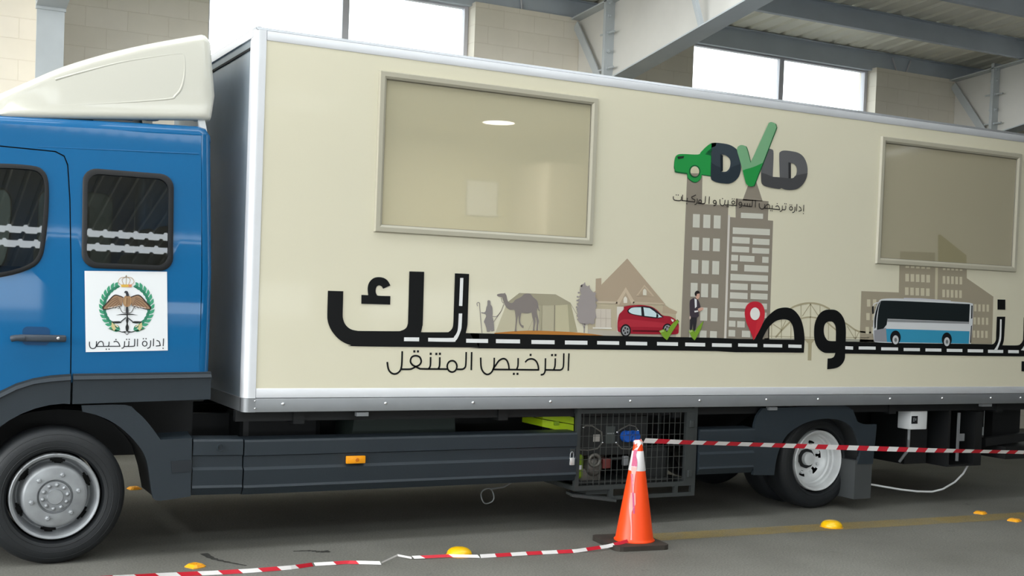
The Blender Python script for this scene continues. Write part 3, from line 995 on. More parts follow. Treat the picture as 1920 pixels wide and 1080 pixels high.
# ---------------- wheels
def wheel(cx, cy, R, front=True, far=False):
    """outer face at y = cy (facing -y)"""
    s_ = 1
    prof = [(.285, .0 - .02), (.30, .008), (.335, .018), (.375, .014), (.405, .0), (.422, -.02), (R, -.045), (R, -.20), (.422, -.225), (.40, -.245), (.33, -.255), (.285, -.235)]
    if far:
        flip = lambda p: [(r, -h) for r, h in p]
    else:
        flip = lambda p: p
    cz = R
    c = (cx, cy, cz)
    rim = MB()
    if front:
        hp = [(.272, .006), (.266, .012), (.252, .006), (.246, -.012), (.236, -.075), (.230, -.090), (.224, -.098), (.216, -.100), (.208, -.090), (.204, -.065), (.198, -.012), (.188, .0), (.178, .004), (.108, .006), (.1065, -.012), (.098, -.014), (.094, .008), (.05, .010), (.046, .022), (.0005, .022)]
        hole_seg = lambda i, k: 4 <= i <= 8 and abs((k - 8 + 10) % 20 - 9.5) < (2, 4, 4, 3, 2)[i - 4]
    else:
        hp = [(.272, .006), (.266, .012), (.252, .004), (.243, -.03), (.238, -.055), (.222, -.062), (.218, -.09), (.205, -.10), (.200, -.118), (.166, -.148), (.142, -.155), (.115, -.160), (.10, -.163), (.062, -.162), (.058, -.11), (.04, -.10), (.0005, -.098)]
        hole_seg = lambda i, k: (i == 9 and k % 10 in (0, 1, 2, 3)) or (i == 10 and k % 10 in (1, 2))
    rim.lathe(flip(hp), 'y', c, 120 if front else 60, skip=hole_seg)
    rim.lathe(flip([(.272, .006), (.276, -.24), (.20, -.24)]), 'y', c, 64)
    o = part(rim, 'wheel', M_rim if front else M_rim2, truck, 35, label='scuffed silver front wheel' if front and not far else None)
    MB().lathe(flip(prof), 'y', c, 72).build('tyre', M_tyre, o, 40)
    for rr in (.318, .352, .392):
        if not far:
            MB().tube([(cx + rr * math.cos(t), cy - (.0155 if rr < .38 else .005), cz + rr * math.sin(t)) for t in [2 * math.pi * k / 64 for k in range(64)]], .0025, 5, closed=True).build('tyre_ridge', M_tyre, o, 80)
    MB().lathe(flip([(.27, -.13 if front else -.215), (.0005, -.13 if front else -.215)]), 'y', (cx, cy, cz), 32).build('brake_drum', M_black, o)
    if front and not far:
        for k in range(10):
            a = 2 * math.pi * (k + .3) / 10
            MB().dome((cx + .075 * math.cos(a), cy - .008, cz + .075 * math.sin(a)), .0145, .022, n=8).build('hub_bolt', M_rim, o, 50)
        for k in range(6):
            a = 2 * math.pi * (k + .22) / 6
            q = MB().dome((cx + .142 * math.cos(a), cy - .004, cz + .142 * math.sin(a)), .017, .018, n=6)
            q.tube([(cx + .142 * math.cos(a), cy - .006, cz + .142 * math.sin(a)), (cx + .142 * math.cos(a), cy - .034, cz + .142 * math.sin(a))], .008, 6)
            q.build('wheel_nut', M_rim, o, 50)
    elif not far:
        for k in range(8):
            a = 2 * math.pi * (k + .5) / 8
            MB().tube([(cx + .135 * math.cos(a), cy + .165, cz + .135 * math.sin(a)), (cx + .135 * math.cos(a), cy + .135, cz + .135 * math.sin(a))], .014, 6).build('wheel_nut', M_rim2, o, 50)
    return o


wheel(1.045, 8.04, .433)
wheel(1.045, 10.46, .433, far=True)
wheel(7.515, 8.255, .433, front=False)
wheel(7.515, 8.255 + .33, .433, front=False)
wheel(7.515, 10.245 - .33, .433, front=False, far=True)
wheel(7.515, 10.245, .433, front=False, far=True)

# ---------------- chassis, skirts, arches
ch = MB()
for y in (8.85, 9.55):
    ch.box(-.3, 10.3, y, y + .09, .62, .86)
for x in (2.6, 4.2, 5.8, 7.1, 8.2, 9.6):
    ch.box(x, x + .08, 8.1, 10.4, .86, .952)
ch.box(2.2, 10.4, 8.12, 8.18, .88, .952).box(2.2, 10.4, 10.32, 10.38, .88, .952)
ch.tube([(1.045, 8.3, .433), (1.045, 10.2, .433)], .06, 10).tube([(7.515, 8.4, .433), (7.515, 10.1, .433)], .09, 10).lathe([(.0005, -.2), (.12, -.18), (.17, 0), (.12, .18), (.0005, .2)], 'z', (7.515, 9.25, .433), 16)
ch.box(.2, 2.0, 8.5, 10.0, .62, 1.02)
part(ch, 'chassis', M_black)
part(MB().prism(smooth_pts([(3.15, .70), (3.18, .90), (3.26, .935), (3.9, .935), (3.98, .90), (4.0, .70)], True, 3, 60), 8.42, 8.8), 'fuel_tank', mat('green_grey_tank', (52, 62, 58), .5), label='dull green-grey tank behind the skirt')
part(MB().cbox(2.35, 2.95, 8.5, 9.0, .45, .9, .05), 'battery_box', M_black)

YS = 8.05
# side guard: extruded section
guard = [(YS + .16, .768), (YS + .05, .766), (YS + .010, .760), (YS, .746), (YS, .655), (YS + .016, .648), (YS + .016, .574), (YS - .006, .556), (YS + .004, .452), (YS - .006, .436), (YS + .03, .385), (YS + .16, .375)]
tk = [(p[0], p[1]) for p in guard]


def skirt(x0, x1, name, label=None, dz=(0, 0)):
    m = MB()
    r0 = [(x0, y, z + dz[0]) for y, z in guard]; r1 = [(x1, y, z + dz[1]) for y, z in guard]
    m.loft([r0, r1], closed=True)
    n = len(guard)
    m.f.append(list(range(n))); m.m.append(0)
    m.f.append([n + i for i in reversed(range(n))]); m.m.append(0)
    return part(m, name, M_skirt, label=label)


sg = skirt(2.25, 4.87, 'side_skirt', 'long grooved slate side skirt')
sb = skirt(1.905, 2.24, 'step_cover', 'slate step cover with round lock', dz=(.012, .006))
MB().lathe([(.0005, .004), (.017, .004), (.018, .012), (.024, .012), (.026, 0)], 'y', (2.085, YS + .002, .715), 20).build('lock', M_skirt, sb, 40)
skirt(6.05, 6.62, 'rear_skirt')
part(MB().cbox(1.7, 6.7, 10.36, 10.45, .375, .86, .02), 'far_skirt', M_skirt)  # unseen far side, added to block backlight under the truck
part(MB().box(2.1, 6.9, 8.6, 10.3, .50, .54), 'shading_tray', M_black)  # unseen sheet, added to keep the underside dark
# front mudguard: panel + curved band
mg = smooth_pts([(1.192, 1.006), (1.461, 1.007), (1.53, .965), (1.584, .915), (1.645, .84), (1.69, .775), (1.895, .782), (1.897, .394), (1.70, .374), (1.655, .39), (1.64, .45), (1.616, .60), (1.585, .69), (1.538, .757), (1.49, .81), (1.428, .866), (1.36, .91), (1.281, .944), (1.20, .965)], True, 3, 40)
gm = part(MB().prism(mg, YS, YS + .03), 'mudguard', M_skirt, label='slate mudguard behind the front wheel')
band = [(1.60 + 0.0, .42)]
arcpts = [(1.66, .40), (1.63, .55), (1.585, .69), (1.538, .757), (1.428, .866), (1.281, .944), (1.192, .97), (1.05, .98), (.9, .965), (.75, .92), (.62, .84), (.52, .72), (.45, .56)]
MB().loft([[(x, YS + .025, z) for x, z in arcpts], [(x, YS + .42, z) for x, z in arcpts]]).loft([[(x * 1.0 + .0, YS + .025, z + .012) for x, z in arcpts], [(x, YS + .42, z + .012) for x, z in arcpts]]).build('arch_liner', M_black, gm, 60)
MB().prism([(1.76, .632), (1.897, .64), (1.897, .562), (1.77, .555)], YS - .006, YS + .001).build('recess_panel', mat('slate_plastic_shaded', (28, 34, 40), .5), gm)  # plate in darker slate, its tone imitates a shaded recess
MB().loft([[(1.69, YS, .775), (1.895, YS, .782)], [(1.66, YS + .16, .80), (1.9, YS + .16, .81)]]).build('top_ledge', M_skirt, gm)
# rear mudguard
ra = [(6.62, .79), (6.70, .93), (7.40, .944), (7.62, .944), (7.72, .90), (7.78, .80), (7.865, .775), (8.0, .772), (8.01, .74), (7.985, .415), (7.80, .42), (7.83, .52), (7.80, .62), (7.745, .72), (7.66, .785), (7.55, .82), (7.40, .832), (7.24, .815), (7.10, .77), (6.98, .70), (6.91, .60), (6.87, .48), (6.855, .355), (6.63, .365)]
rg = part(MB().prism(smooth_pts(ra, True, 3, 35), YS + .01, YS + .04), 'rear_mudguard', M_skirt, label='slate rear mudguard')
arc2 = [(6.86, .36), (6.88, .5), (6.98, .70), (7.10, .77), (7.24, .815), (7.40, .832), (7.55, .82), (7.66, .785), (7.745, .72), (7.80, .62), (7.83, .45)]
MB().loft([[(x, YS + .03, z) for x, z in arc2], [(x, YS + .7, z) for x, z in arc2]]).loft([[(x, YS + .03, z + .01) for x, z in arc2], [(x, YS + .7, z + .01) for x, z in arc2]]).build('arch_liner', M_black, rg, 60)
MB().box(7.79, 7.975, YS + .2, YS + .75, .10, .45).box(7.78, 7.98, YS + .015, YS + .22, .105, .45).build('mud_flap', mat('flap_rubber', (64, 67, 68), .6), rg)
MB().loft([[(7.73, YS + .01, .905), (7.0, YS + .01, .94)], [(7.75, YS + .3, .905), (7.0, YS + .3, .945)]]).build('top_ledge', M_skirt, rg)
# amber side marker
am = part(MB().cbox(2.977, 3.119, YS - .016, YS + .012, .578, .632, .006), 'side_marker', M_amber, smooth=40, label='amber side marker lens')
MB().lathe([(.0005, .002), (.012, .002), (.014, 0)], 'y', (3.055, YS - .016, .604), 14).build('marker_bulb', M_amber2, am)
# little brackets under the rail
for p0, p1 in (((668, 773), (690, 780)), ((1441, 763), (1456, 769)), ((1840, 757), (1858, 762))):
    (xa, za), (xb, zb_) = at(*p0, SIDE + .02), at(*p1, SIDE + .02)
    part(MB().box(xa, xb, SIDE + .01, SIDE + .05, zb_, za), 'rail_clip', M_rail)
# hanging wire loop below the skirt
x, z = at(914, 930, 8.3)
part(MB().tube([(x + .055 * math.cos(t), 8.3 + .01 * math.sin(3 * t), z + .06 * math.sin(t)) for t in [2 * math.pi * k / 24 for k in range(24)]], .005, 6, closed=True).tube([(x + .03, 8.3, z + .055), (x + .15, 8.32, z + .06), (x + .22, 8.33, z + .09), (x + .26, 8.35, .44)], .007, 6), 'wire_loop', mat('grey_wire', (120, 124, 124), .6))
# generator cage frame (bolted to the chassis)
CX0, CX1, CYF, CYB = 4.875, 6.03, 8.07, 8.62
cg = MB()
t = .035
for x in (CX0, CX1 - t):
    for y in (CYF, CYB - t):
        cg.box(x, x + t, y, y + t, .215 if x > 5 else .30, .945)
for z in (.30, .905):
    cg.box(CX0 + t, CX1 - t, CYF, CYF + t, z, z + t).box(CX0 + t, CX1 - t, CYB - t, CYB, z, z + t)
    for x in (CX0, CX1 - t):
        cg.box(x, x + t, CYF + t, CYB - t, z, z + t)
cg.box(5.2, CX1 - t, CYF, CYF + t, .215, .245).box(5.2, 5.235, CYF, CYF + t, .245, .30).box(5.83, 5.86, CYF, CYF + t, .245, .30)
cg.box(CX1 - .11, CX1 - t, CYF - .004, CYF + t, .335, .905)
M_cage = mat('dark_grey_cage', (62, 66, 66), .5, metal=.3)
cgo = part(cg, 'generator_cage', M_cage, label='dark wire mesh generator cage')
ms = MB()
x = CX0 + t + .03
while x < CX1 - .12:
    ms.box(x - .0018, x + .0018, CYF + .008, CYF + .0116, .33, .91); x += .0545
z = .36
while z < .9:
    ms.box(CX0 + t, CX1 - t, CYF + .0116, CYF + .0150, z - .0018, z + .0018); z += .0915
ms.build('wire_mesh', mat('mesh_wire', (84, 86, 84), .45, metal=.5), cgo)
MB().box(CX0 + t, CX1 - t, CYF + t, CYB - t, .30, .312).build('cage_floor', M_black, cgo)
MB().box(CX0 + .01, CX1 - .01, CYB - .008, CYB - .002, .31, .92).build('cage_back', M_black, cgo)
MB().bar((4.86, CYF + .05, .27), (5.22, CYF - .02, .225), .16, .02).box(5.0, 5.25, CYF + .03, CYF + .25, .26, .30).build('cage_step', M_cage, cgo)
MB().cbox(CX1 - .085, CX1 - .045, CYF - .02, CYF, .37, .43, .004).cbox(CX1 - .085, CX1 - .045, CYF - .02, CYF, .78, .84, .004).build('cage_hinge', M_cage, cgo)

# rear equipment: junction box, dark cabinet, tail-lift bars
bx = part(MB().box(8.62, 8.90, 8.30, 8.75, .36, .92), 'equipment_box', M_black, label='black box hung behind the rear wheel')
(xa, za), (xb, zb_) = at(1708, 771, 8.14), at(1737, 805, 8.14)
jb = part(MB().cbox(xa, xb + .005, 8.14, 8.30, zb_, za, .008), 'junction_box', M_white, smooth=40, label='white electrical box under the cargo floor')
MB().box(xa + .012, xa + .085, 8.134, 8.142, zb_ + .055, za - .045).build('breaker_window', M_black, jb)
MB().box(xa + .03, xa + .04, 8.13, 8.135, zb_ + .075, za - .06).box(xa + .055, xa + .062, 8.13, 8.135, zb_ + .085, za - .065).build('breaker_switch', M_rail, jb)
MB().tube([(xa + .05, 8.2, zb_), (xa + .05, 8.2, zb_ - .1), (xa + .07, 8.22, zb_ - .2), (xa + .05, 8.3, zb_ - .32)], .014, 8).build('conduit', M_rail, jb)
rb = MB().box(9.0, 9.03, 8.14, 8.6, .345, .9).box(9.03, 9.45, 8.58, 8.62, .345, .9).box(9.36, 9.46, 8.14, 8.6, .345, .86).box(9.03, 9.36, 8.14, 8.6, .345, .36)
ro = part(rb, 'rear_locker', M_black, label='open black locker at the rear')
(xa, za), (xb, zb_) = at(1797, 774, 8.13), at(1803, 868, 8.13)
MB().box(xa, xa + .028, 8.128, 8.14, zb_ + .02, za).box(xa + .03, xa + .10, 8.132, 8.14, za - .27, za - .20).build('hinge_strip', M_rail, ro)
MB().tube([(9.16, 8.35, .75), (9.12, 8.34, .68), (9.10, 8.33, .58), (9.14, 8.33, .5)], .02, 8).dome((9.12, 8.36, .60), .05, .03).build('fittings', M_rail, ro)
tl = MB().box(9.75, 10.4, 8.1, 10.4, .40, .52).box(9.9, 10.3, 8.4, 8.5, .5, .95).box(9.9, 10.3, 10.0, 10.1, .5, .95).bar((9.55, 8.2, .56), (10.4, 8.2, .62), .06, .08)
part(tl, 'tail_lift', M_black)

# ================================================================== PRINTS ON THE CARGO SIDE
INK = (15, 16, 17)
WHT = (232, 233, 232)
ZA, ZB, ZC, ZD, ZE, ZF, ZG = (600, 480, 4.5), (880, 470, 5.143), (1060, 470, 5.143), (1230, 210, 5.142), (1260, 330, 3.2727), (1380, 520, 5.686), (1600, 440, 3.857)
ZI = (710, 640, 5.0526)
px_ = lambda fr, pts: [(fr[0] + p[0] / fr[2], fr[1] + p[1] / fr[2]) for p in pts]
IMG = (0, 0, 1)

# --- big word drawn as a road
r = Print(SIDE, IMG)
kaf = px_(ZA, [(65, 293), (195, 297), (190, 480), (192, 525), (205, 565), (230, 598), (265, 620), (310, 630), (350, 632), (640, 634), (680, 630), (710, 618), (730, 598), (738, 570), (741, 540), (752, 130), (877, 133), (866, 540), (862, 590), (850, 643), (1060, 643), (1085, 638), (1105, 622), (1117, 600), (1122, 570), (1126, 480), (1136, 146), (1256, 151), (1244, 520), (1240, 590), (1228, 650), (1350, 652), (1350, 772), (330, 762), (260, 752), (200, 730), (150, 695), (110, 650), (80, 600), (62, 540), (60, 480)])
r.poly(kaf, INK, 4, corner=40)
road = px_(ZA, [(1340, 652)]) + px_(ZB, [(0, 795), (1440, 822)]) + px_(ZC, [(1440, 840)]) + px_(ZF, [(0, 655), (640, 666), (640, 802), (0, 798)]) + px_(ZC, [(1440, 968)]) + px_(ZB, [(1440, 955), (0, 940)]) + px_(ZA, [(1340, 772)])
r.poly(road, INK, 4.3, sm=False)
r.poly(px_(ZF, [(190, 675), (240, 570), (300, 460), (350, 400), (420, 345), (480, 325), (540, 322), (600, 340), (650, 385), (690, 450), (715, 540), (727, 640), (725, 720), (720, 803), (618, 803), (618, 665), (610, 560), (590, 495), (560, 460), (510, 447), (450, 455), (400, 480), (340, 540), (300, 610), (270, 675)]), INK, 3.7, corner=45)
# waw with its tail
r.poly(px_(ZF, [(1000, 343), (1060, 350), (1110, 385), (1145, 440), (1162, 500), (1168, 580), (1165, 685), (1160, 810), (1155, 870), (1130, 920), (1090, 955), (1040, 972), (968, 980), (972, 865), (1010, 862), (1040, 845), (1055, 806), (960, 807), (920, 795), (880, 765), (850, 720), (833, 660), (828, 590), (835, 500), (860, 430), (900, 375), (950, 348)]), INK, 4,
       holes=[px_(ZF, [(1000, 470), (1030, 478), (1055, 515), (1062, 580), (1060, 680), (985, 676), (955, 650), (937, 610), (932, 560), (940, 510), (965, 478)])], corner=45)
r.poly(px_(ZF, [(1150, 685), (1592, 690)]) + px_(ZG, [(0, 775), (950, 792), (1000, 793), (1018, 782), (1028, 760), (1030, 720), (1035, 593), (1096, 593), (1090, 700), (1085, 765), (1075, 800), (1180, 800), (1205, 790), (1220, 770), (1226, 740), (1229, 598), (1290, 600), (1288, 760), (1278, 815), (1250, 860), (1200, 880), (0, 860)]) + px_(ZF, [(1592, 818), (1150, 812)]), INK, 4.4, corner=35)
r.frame(*ZG).poly([(1040, 468), (1097, 470), (1096, 543), (1040, 541)], INK, 4, sm=False).poly([(1214, 915), (1272, 917), (1271, 990), (1213, 988)], INK, 4, sm=False)
r.frame(*ZA).poly([(347, 328), (405, 331), (400, 290), (402, 255), (412, 225), (432, 200), (460, 183), (500, 178), (540, 187), (570, 210), (592, 248), (530, 277), (520, 258), (498, 246), (480, 255), (470, 275), (468, 300), (475, 322), (492, 335), (592, 338), (590, 410), (347, 403)], INK, 4, corner=40)
# white lane dashes
D = 5
r.frame(*ZA).poly([(707, 686), (834, 687), (833, 720), (706, 718)], WHT, D, sm=False)
r.poly([(910, 690), (1105, 691), (1130, 678), (1152, 645), (1162, 600), (1168, 485), (1197, 485), (1192, 590), (1185, 630), (1160, 690), (1140, 715), (1120, 724), (910, 721)], WHT, D, corner=50)
r.poly([(1180, 185), (1207, 185), (1198, 422), (1170, 420)], WHT, D, sm=False)
r.frame(*ZB)
for x0, x1, y in ((-34, 177, 849), (253, 485, 853), (595, 818, 861), (918, 1135, 866)):
    r.rect(x0, y, x1, y + 38, WHT, D, 3)
r.frame(*ZC)
for x0, x1, y in ((303, 515, 870), (580, 785, 876), (880, 1082, 880), (1152, 1344, 886), (1410, 1600, 892)):
    r.rect(x0, y, x1, y + 34, WHT, D, 4)
r.frame(*ZF)
for x0, x1, y in ((18, 222, 704), (288, 488, 710), (553, 694, 715), (1160, 1243, 733)):
    r.rect(x0, y, x1, y + 34, WHT, D, 4)
r.frame(*ZG)
for x0, x1, y in ((35, 158, 808), (198, 320, 814), (360, 478, 819), (518, 633, 822), (672, 785, 825), (823, 935, 828), (970, 1080, 832), (1116, 1193, 834)):
    r.rect(x0, y, x1, y + 22, WHT, D, 1.5)
r.poly([(1057, 612), (1069, 612), (1066, 740), (1056, 785), (1036, 836), (1012, 836), (1038, 795), (1051, 750), (1055, 700)], WHT, D, corner=40)
r.poly([(1208, 835), (1226, 812), (1240, 770), (1248, 640), (1260, 640), (1254, 770), (1245, 815), (1232, 838)], WHT, D, corner=40)
r.build('road_lettering', side)

# --- line under it
T = .0132
r = Print(SIDE, ZI)
S = lambda *pts: r.stroke(pts, T, INK, 2)
S((1801, 113), (1795, 279)); S((1753, 113), (1750, 220), (1742, 255), (1722, 270), (1695, 272), (1575, 270))
S((1672, 160), (1669, 235), (1655, 270)); S((1579, 160), (1577, 262), (1570, 297), (1555, 313), (1533, 317))
S((1513, 277), (1510, 235), (1495, 195), (1470, 172), (1440, 166), (1410, 175), (1386, 198)); S((1516, 270), (1085, 266))
S((1320, 158), (1318, 230), (1305, 267))
S((1078, 270), (1110, 222), (1140, 182), (1180, 164), (1212, 180), (1229, 222), (1234, 266))
S((1094, 155), (1091, 235), (1075, 282), (1048, 308), (1020, 312), (990, 290), (970, 245), (965, 153))
S((880, 101), (876, 273)); S((828, 101), (824, 222), (812, 252), (790, 264), (740, 265))
r.ring(694, 237, 46, 54, T, INK, 2)
S((650, 263), (420, 261), (385, 257), (350, 240), (318, 222), (300, 190), (312, 150), (350, 136), (388, 150), (402, 190), (385, 222), (350, 240), (318, 257), (290, 264), (212, 264))
S((578, 150), (575, 232), (560, 262)); S((491, 148), (488, 230), (470, 262))
S((222, 93), (218, 215), (206, 270), (180, 299), (148, 309), (116, 297), (91, 262), (80, 195))
for c in ((1438, 128), (1641, 130), (1674, 130), (1279, 308), (1314, 308), (545, 119), (579, 118), (492, 118), (337, 95), (371, 95)):
    r.dot(*c, T * 1.25, INK, 2)
r.build_split('subtitle_word', side, [r.P((922, 200))[0]])

# --- emblem with car, tick and letters
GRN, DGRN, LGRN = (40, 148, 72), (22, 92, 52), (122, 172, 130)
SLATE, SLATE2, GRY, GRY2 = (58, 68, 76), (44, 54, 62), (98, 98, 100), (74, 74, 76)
r = Print(SIDE, ZD)
car = [(172, 520), (180, 445), (200, 415), (250, 405), (400, 410), (430, 385), (480, 335), (530, 302), (580, 297), (572, 330), (530, 345), (530, 615), (437, 602), (430, 640), (400, 668), (370, 675), (335, 660), (305, 630), (296, 588), (195, 572), (178, 548)]
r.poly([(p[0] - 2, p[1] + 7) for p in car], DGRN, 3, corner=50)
r.poly(car, GRN, 4, holes=[[(470, 408), (530, 372), (528, 422)]], corner=50)
r.poly([(470, 400), (535, 345), (535, 375)], DGRN, 5, sm=False)
r.ell(369, 573, 55, 62, DGRN, 5).ell(369, 573, 42, 49, (206, 200, 172), 6).poly([(330, 592), (408, 592), (405, 600), (390, 618), (369, 622), (348, 616), (333, 600)], (146, 136, 122), 7)
r.poly([(200, 430), (268, 423), (262, 446), (210, 456)], (38, 52, 40), 5)
r.poly([(172, 520), (178, 548), (195, 572), (296, 588), (300, 600), (190, 585), (175, 560)], DGRN, 5)
Dp = [(532, 300), (575, 297), (640, 303), (700, 315), (750, 340), (790, 380), (806, 440), (815, 520), (810, 580), (790, 630), (750, 670), (700, 690), (640, 688), (590, 680), (550, 665), (525, 630), (527, 480)]
hole1 = [(630, 410), (670, 420), (705, 450), (715, 490), (705, 540), (680, 570), (655, 577), (632, 575)]
r.poly(Dp, SLATE, 4, holes=[hole1])
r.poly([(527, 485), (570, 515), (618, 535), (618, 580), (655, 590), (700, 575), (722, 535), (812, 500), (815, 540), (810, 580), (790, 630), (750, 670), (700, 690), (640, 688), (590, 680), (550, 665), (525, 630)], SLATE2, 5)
r.poly([(p[0] - 14, p[1] - 4) for p in hole1[:1]] + [(640, 420), (640, 570), (618, 572)], (28, 36, 42), 6, sm=False)
LD = [(1085, 352), (1118, 362), (1130, 400), (1122, 625), (1190, 630), (1185, 420), (1195, 385), (1230, 372), (1300, 378), (1370, 395), (1420, 435), (1450, 500), (1458, 570), (1445, 640), (1410, 700), (1360, 740), (1300, 752), (1240, 748), (1205, 735), (1180, 742), (1080, 725), (1030, 705), (1012, 665), (1010, 560), (1020, 500), (1050, 410)]
hole2 = [(1290, 490), (1325, 500), (1350, 530), (1355, 570), (1345, 610), (1320, 635), (1288, 640)]
r.poly(LD, GRY, 4, holes=[hole2])
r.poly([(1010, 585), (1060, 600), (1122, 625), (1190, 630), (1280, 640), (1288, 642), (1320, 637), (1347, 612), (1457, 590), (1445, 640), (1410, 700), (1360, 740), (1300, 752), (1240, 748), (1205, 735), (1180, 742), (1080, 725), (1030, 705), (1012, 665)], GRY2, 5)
r.poly([(1272, 484), (1296, 492), (1296, 640), (1272, 640)], (52, 52, 54), 6, sm=False)
V = [(775, 370), (782, 335), (810, 320), (845, 325), (868, 350), (905, 490), (1070, 130), (1085, 105), (1110, 98), (1145, 115), (1155, 150), (1140, 190), (950, 680), (935, 710), (900, 718), (870, 700), (855, 670), (830, 570), (800, 460)]
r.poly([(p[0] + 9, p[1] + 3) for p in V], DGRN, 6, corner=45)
r.poly(V, LGRN, 7, corner=45)
r.poly([(829, 566), (860, 552), (905, 540), (960, 520), (1022, 490), (950, 680), (935, 710), (900, 718), (870, 700), (855, 670)], GRN, 8)
r.build('emblem_print', side)

# --- caption under the emblem
T2 = .0078
r = Print(SIDE, ZD)
S = lambda *pts: r.stroke(pts, T2, (44, 40, 38), 6)
S((510, 815), (507, 887)); S((473, 812), (469, 868), (455, 884), (395, 879)); r.ring(420, 864, 14, 15, T2, (44, 40, 38), 6)
S((392, 835), (392, 868), (382, 888), (366, 893)); S((380, 800), (340, 820), (343, 833), (370, 848), (368, 868), (240, 853))
S((298, 828), (294, 862)); S((252, 798), (249, 856)); S((163, 813), (164, 838), (178, 851), (222, 855), (237, 846), (240, 815))
r.ring(561, 868, 14, 15, T2, (44, 40, 38), 6); S((576, 868), (573, 893), (550, 904))
S((611, 842), (613, 885), (632, 903), (653, 893), (660, 862), (660, 848)); S((690, 850), (689, 897)); S((658, 895), (755, 902), (772, 904), (776, 835)); r.ring(740, 873, 15, 15, T2, (44, 40, 38), 6)
r.ring(808, 885, 14, 15, T2, (44, 40, 38), 6); S((823, 885), (820, 910), (796, 921))
S((828, 903), (908, 912), (921, 902), (925, 848)); S((851, 880), (850, 905)); S((876, 880), (874, 908)); S((899, 882), (898, 910)); S((955, 850), (952, 920))
S((990, 878), (992, 915), (1010, 935), (1033, 930), (1043, 905), (1043, 888)); S((1040, 928), (1060, 897), (1080, 892), (1090, 905), (1091, 932), (1040, 927)); S((1091, 932), (1187, 942), (1180, 915), (1165, 905), (1146, 913)); S((1116, 900), (1114, 935))
S((1213, 903), (1212, 940), (1203, 955), (1188, 958)); S((1246, 903), (1244, 934), (1235, 943), (1212, 942))
r.ring(1296, 930, 15, 17, T2, (44, 40, 38), 6); S((1334, 913), (1333, 950), (1322, 967), (1308, 970)); S((1353, 888), (1350, 957)); S((1373, 913), (1390, 926), (1396, 950), (1368, 958)); S((1420, 896), (1417, 960))
for c in ((190, 800), (209, 801), (292, 885), (637, 835), (680, 912), (693, 913), (730, 838), (748, 840), (1100, 951), (1115, 953), (1163, 884), (1236, 884), (1250, 886), (1287, 896), (1303, 898), (1416, 980)):
    r.dot(*c, .0085, (44, 40, 38), 6)
r.build_split('caption_word', side, [r.P((x_, 880))[0] for x_ in (528, 595, 977, 1266)])

# --- camel scene
r = Print(SIDE, ZB)
r.poly([(365, 495), (250, 792), (680, 790), (672, 525)], (194, 187, 161), 1, sm=False)
r.poly([(700, 525), (695, 785), (820, 790), (825, 522)], (184, 177, 152), 1, sm=False).poly([(828, 522), (945, 518), (965, 790), (824, 790)], (193, 186, 156), 1, sm=False)
r.poly([(672, 525), (702, 525), (698, 786), (678, 786)], (172, 165, 141), 1, sm=False).poly([(945, 508), (976, 503), (1042, 785), (965, 785)], (170, 164, 136), 1, sm=False)
r.poly([(365, 498), (480, 408), (830, 421), (976, 503), (976, 518), (880, 522), (700, 528), (500, 530)], (164, 157, 134), 2, sm=False)
r.stroke([(822, 525), (818, 782)], .008, (140, 132, 116), 2).stroke([(976, 512), (1032, 610)], .004, (160, 152, 136), 2).stroke([(610, 670), (560, 780)], .004, (170, 162, 140), 2)
CML = (134, 126, 122)
r.poly([(263, 430), (270, 420), (300, 413), (330, 412), (342, 405), (346, 416), (356, 432), (362, 465), (372, 490), (395, 505), (420, 500), (440, 475), (480, 455), (505, 440), (525, 420), (560, 413), (590, 420), (610, 445), (640, 470), (655, 490), (662, 520), (668, 560), (677, 582), (666, 578), (655, 552), (650, 590), (660, 640), (668, 680), (662, 720), (660, 772), (642, 774), (648, 690), (640, 650), (632, 640), (636, 690), (627, 740), (628, 774), (610, 774), (616, 690), (605, 640), (598, 595), (560, 605), (500, 600), (490, 650), (490, 690), (500, 713), (522, 723), (520, 748), (503, 738), (480, 705), (474, 660), (470, 622), (462, 660), (452, 740), (455, 777), (434, 780), (442, 720), (446, 660), (440, 600), (430, 572), (390, 570), (360, 550), (340, 520), (325, 480), (318, 452), (300, 446), (275, 440)], CML, 3, corner=70)
r.stroke([(312, 450), (312, 488), (330, 508)], .004, CML, 3).stroke([(332, 515), (300, 590), (262, 632), (222, 634)], .0045, CML, 3).stroke([(300, 592), (250, 660), (232, 690)], .0045, CML, 3)
r.poly([(172, 485), (185, 477), (200, 487), (204, 520), (219, 545), (223, 600), (222, 640), (233, 690), (239, 772), (215, 778), (205, 770), (190, 782), (168, 782), (163, 750), (150, 710), (139, 685), (150, 655), (160, 630), (150, 612), (114, 603), (112, 592), (140, 595), (155, 580), (162, 545), (171, 525)], (140, 134, 132), 3, corner=60)
r.stroke([(120, 795), (100, 560), (98, 515), (92, 502), (80, 500), (71, 512), (78, 535)], .006, (150, 144, 140), 3)
r.poly([(240, 793), (420, 777), (600, 771), (800, 776), (1000, 786), (1180, 803), (1300, 820), (1290, 830), (240, 800)], (184, 122, 56), 3)
r.build('camel_print', side)

